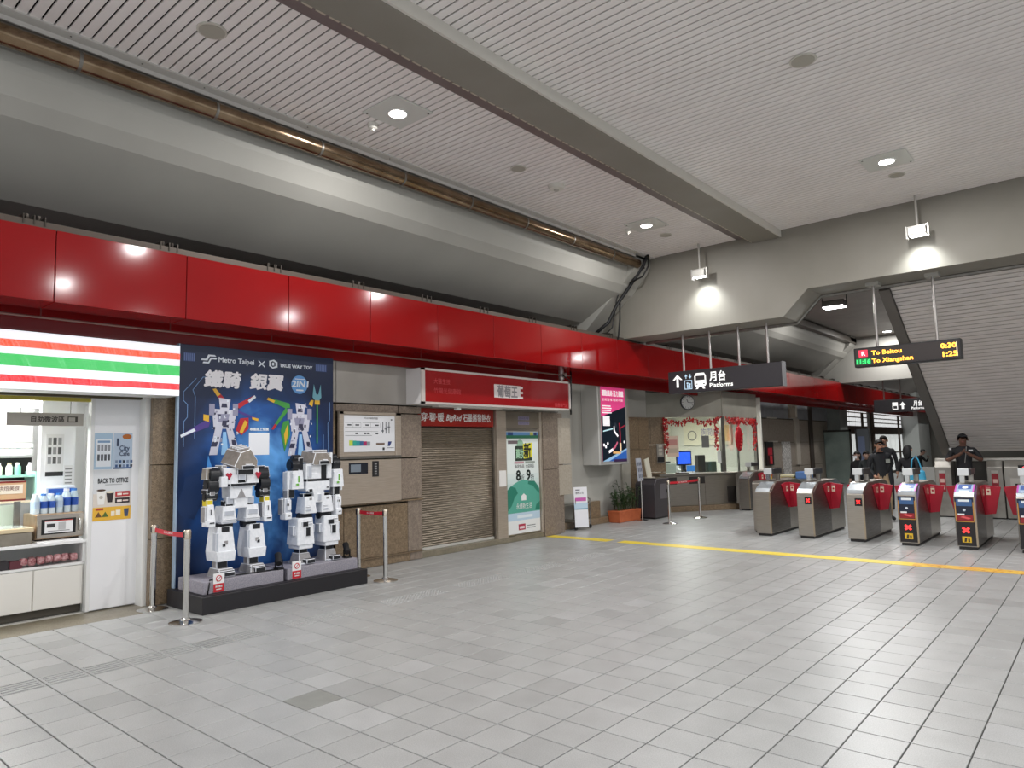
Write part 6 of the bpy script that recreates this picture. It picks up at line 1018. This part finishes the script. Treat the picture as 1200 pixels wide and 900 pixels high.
person('tall dark-haired person in black standing behind the khaki trousered man', (-4.32, 19.1, 0), TOC, 1.06, '#9a7460', '#1a1b1f', '#23242a', '#15120f', sleeve='top')
person('short person in a dark green jacket with lowered head', (-4.55, 18.5, 0), TOC - .3, .87, '#a08070', '#23282a', '#22252a', '#181412', sleeve='top', J=dict(nec=(0, -.05, 1.45), hd1=(0, -.1, 1.52), hd2=(0, -.14, 1.61)))
mk = MB().box(-.06, .06, -.112, -.085, 1.50, 1.585)
person('small person in black with a white face mask near the totem sign', (-5.0, 19.3, 0), TOC - .6, .84, '#b08f80', '#131316', '#1b1c20', '#100e0d', sleeve='top', hairstyle='long', extras=[('face_mask', mk, C('#e4e6e8', .6))])
wo = person('woman in a black jacket with dark hair seen from behind', (-3.50, 17.6, 0), TOC + 2.6, .92, '#a98472', '#17141a', '#16171c', '#131013', sleeve='top', hairstyle='long', J=dict(elbL=(.27, .0, 1.14), wriL=(.22, -.16, 1.05), hanL=(.2, -.22, 1.05)))
tb = thing('tote_bag', 'bright blue tote bag hanging at the side of the woman', 'bag', (-4.12, 20.68, .62)); MB().tbox(-4.32, -3.95, 20.58, 20.72, .62, 1.02, .6, .8).build('bag', C('#3f9fc4', .6), tb, bevel=.03); MB().tube([(-4.25, 20.65, 1.0), (-4.22, 20.68, 1.25), (-4.16, 20.75, 1.33), (-4.1, 20.68, 1.25), (-4.03, 20.65, 1.0)], .014, 6).build('strap', C('#3f9fc4', .6), tb); tb.location = (-3.31, 17.47, .63)
person('guard in black uniform and cap holding both hands at chest height', (-2.42, 17.35, 0), TOC, 1.06, '#6b4a3c', '#17161a', '#121317', '#141318', hairstyle='cap', J=dict(elbL=(.29, -.08, 1.17), wriL=(.08, -.26, 1.29), hanL=(.035, -.27, 1.33), elbR=(-.29, -.08, 1.17), wriR=(-.08, -.26, 1.29), hanR=(-.035, -.27, 1.33), nec=(0, -.015, 1.46), hd1=(0, -.055, 1.54), hd2=(0, -.07, 1.64)), extras=[('lanyard', MB().tube([(.05, -.10, 1.44), (.03, -.145, 1.30), (.0, -.16, 1.12)], .007, 5), C('#8d8a86', .5)), ('chest_badge', MB().box(.08, .15, -.135, -.12, 1.35, 1.38), C('#c9c9c9', .5)), ('shoulder_badge', MB().box(-.24, -.2, -.06, -.0, 1.38, 1.42), C('#b9b9b9', .5))])
person('small figure in black seated far behind the low pale wall', (-5.2, 27.9, 0), TOC + 1.3, .82, '#8f7264', '#101114', '#141519', '#0f0e0e', sleeve='top', J=dict(nec=(0, -.08, 1.44), hd1=(0, -.14, 1.52), hd2=(0, -.16, 1.61), elbL=(.2, -.2, 1.15), wriL=(.1, -.3, 1.3), hanL=(.07, -.3, 1.36)))
person('clerk in a white shirt bent over the desk inside the booth', (-9.45, 18.3, 0), TOC + .9, .92, '#a88474', '#e4e7ea', '#2a2c33', '#1a1614', sleeve='top', J=dict(che=(0, -.1, 1.27), nec=(0, -.18, 1.4), hd1=(0, -.25, 1.45), hd2=(0, -.29, 1.54), shoL=(.175, -.1, 1.34), shoR=(-.175, -.1, 1.34), elbL=(.22, -.2, 1.1), wriL=(.16, -.4, 1.08), hanL=(.14, -.46, 1.08), elbR=(-.22, -.2, 1.1), wriR=(-.16, -.4, 1.08), hanR=(-.14, -.46, 1.08)))
bpy.context.view_layer.update()
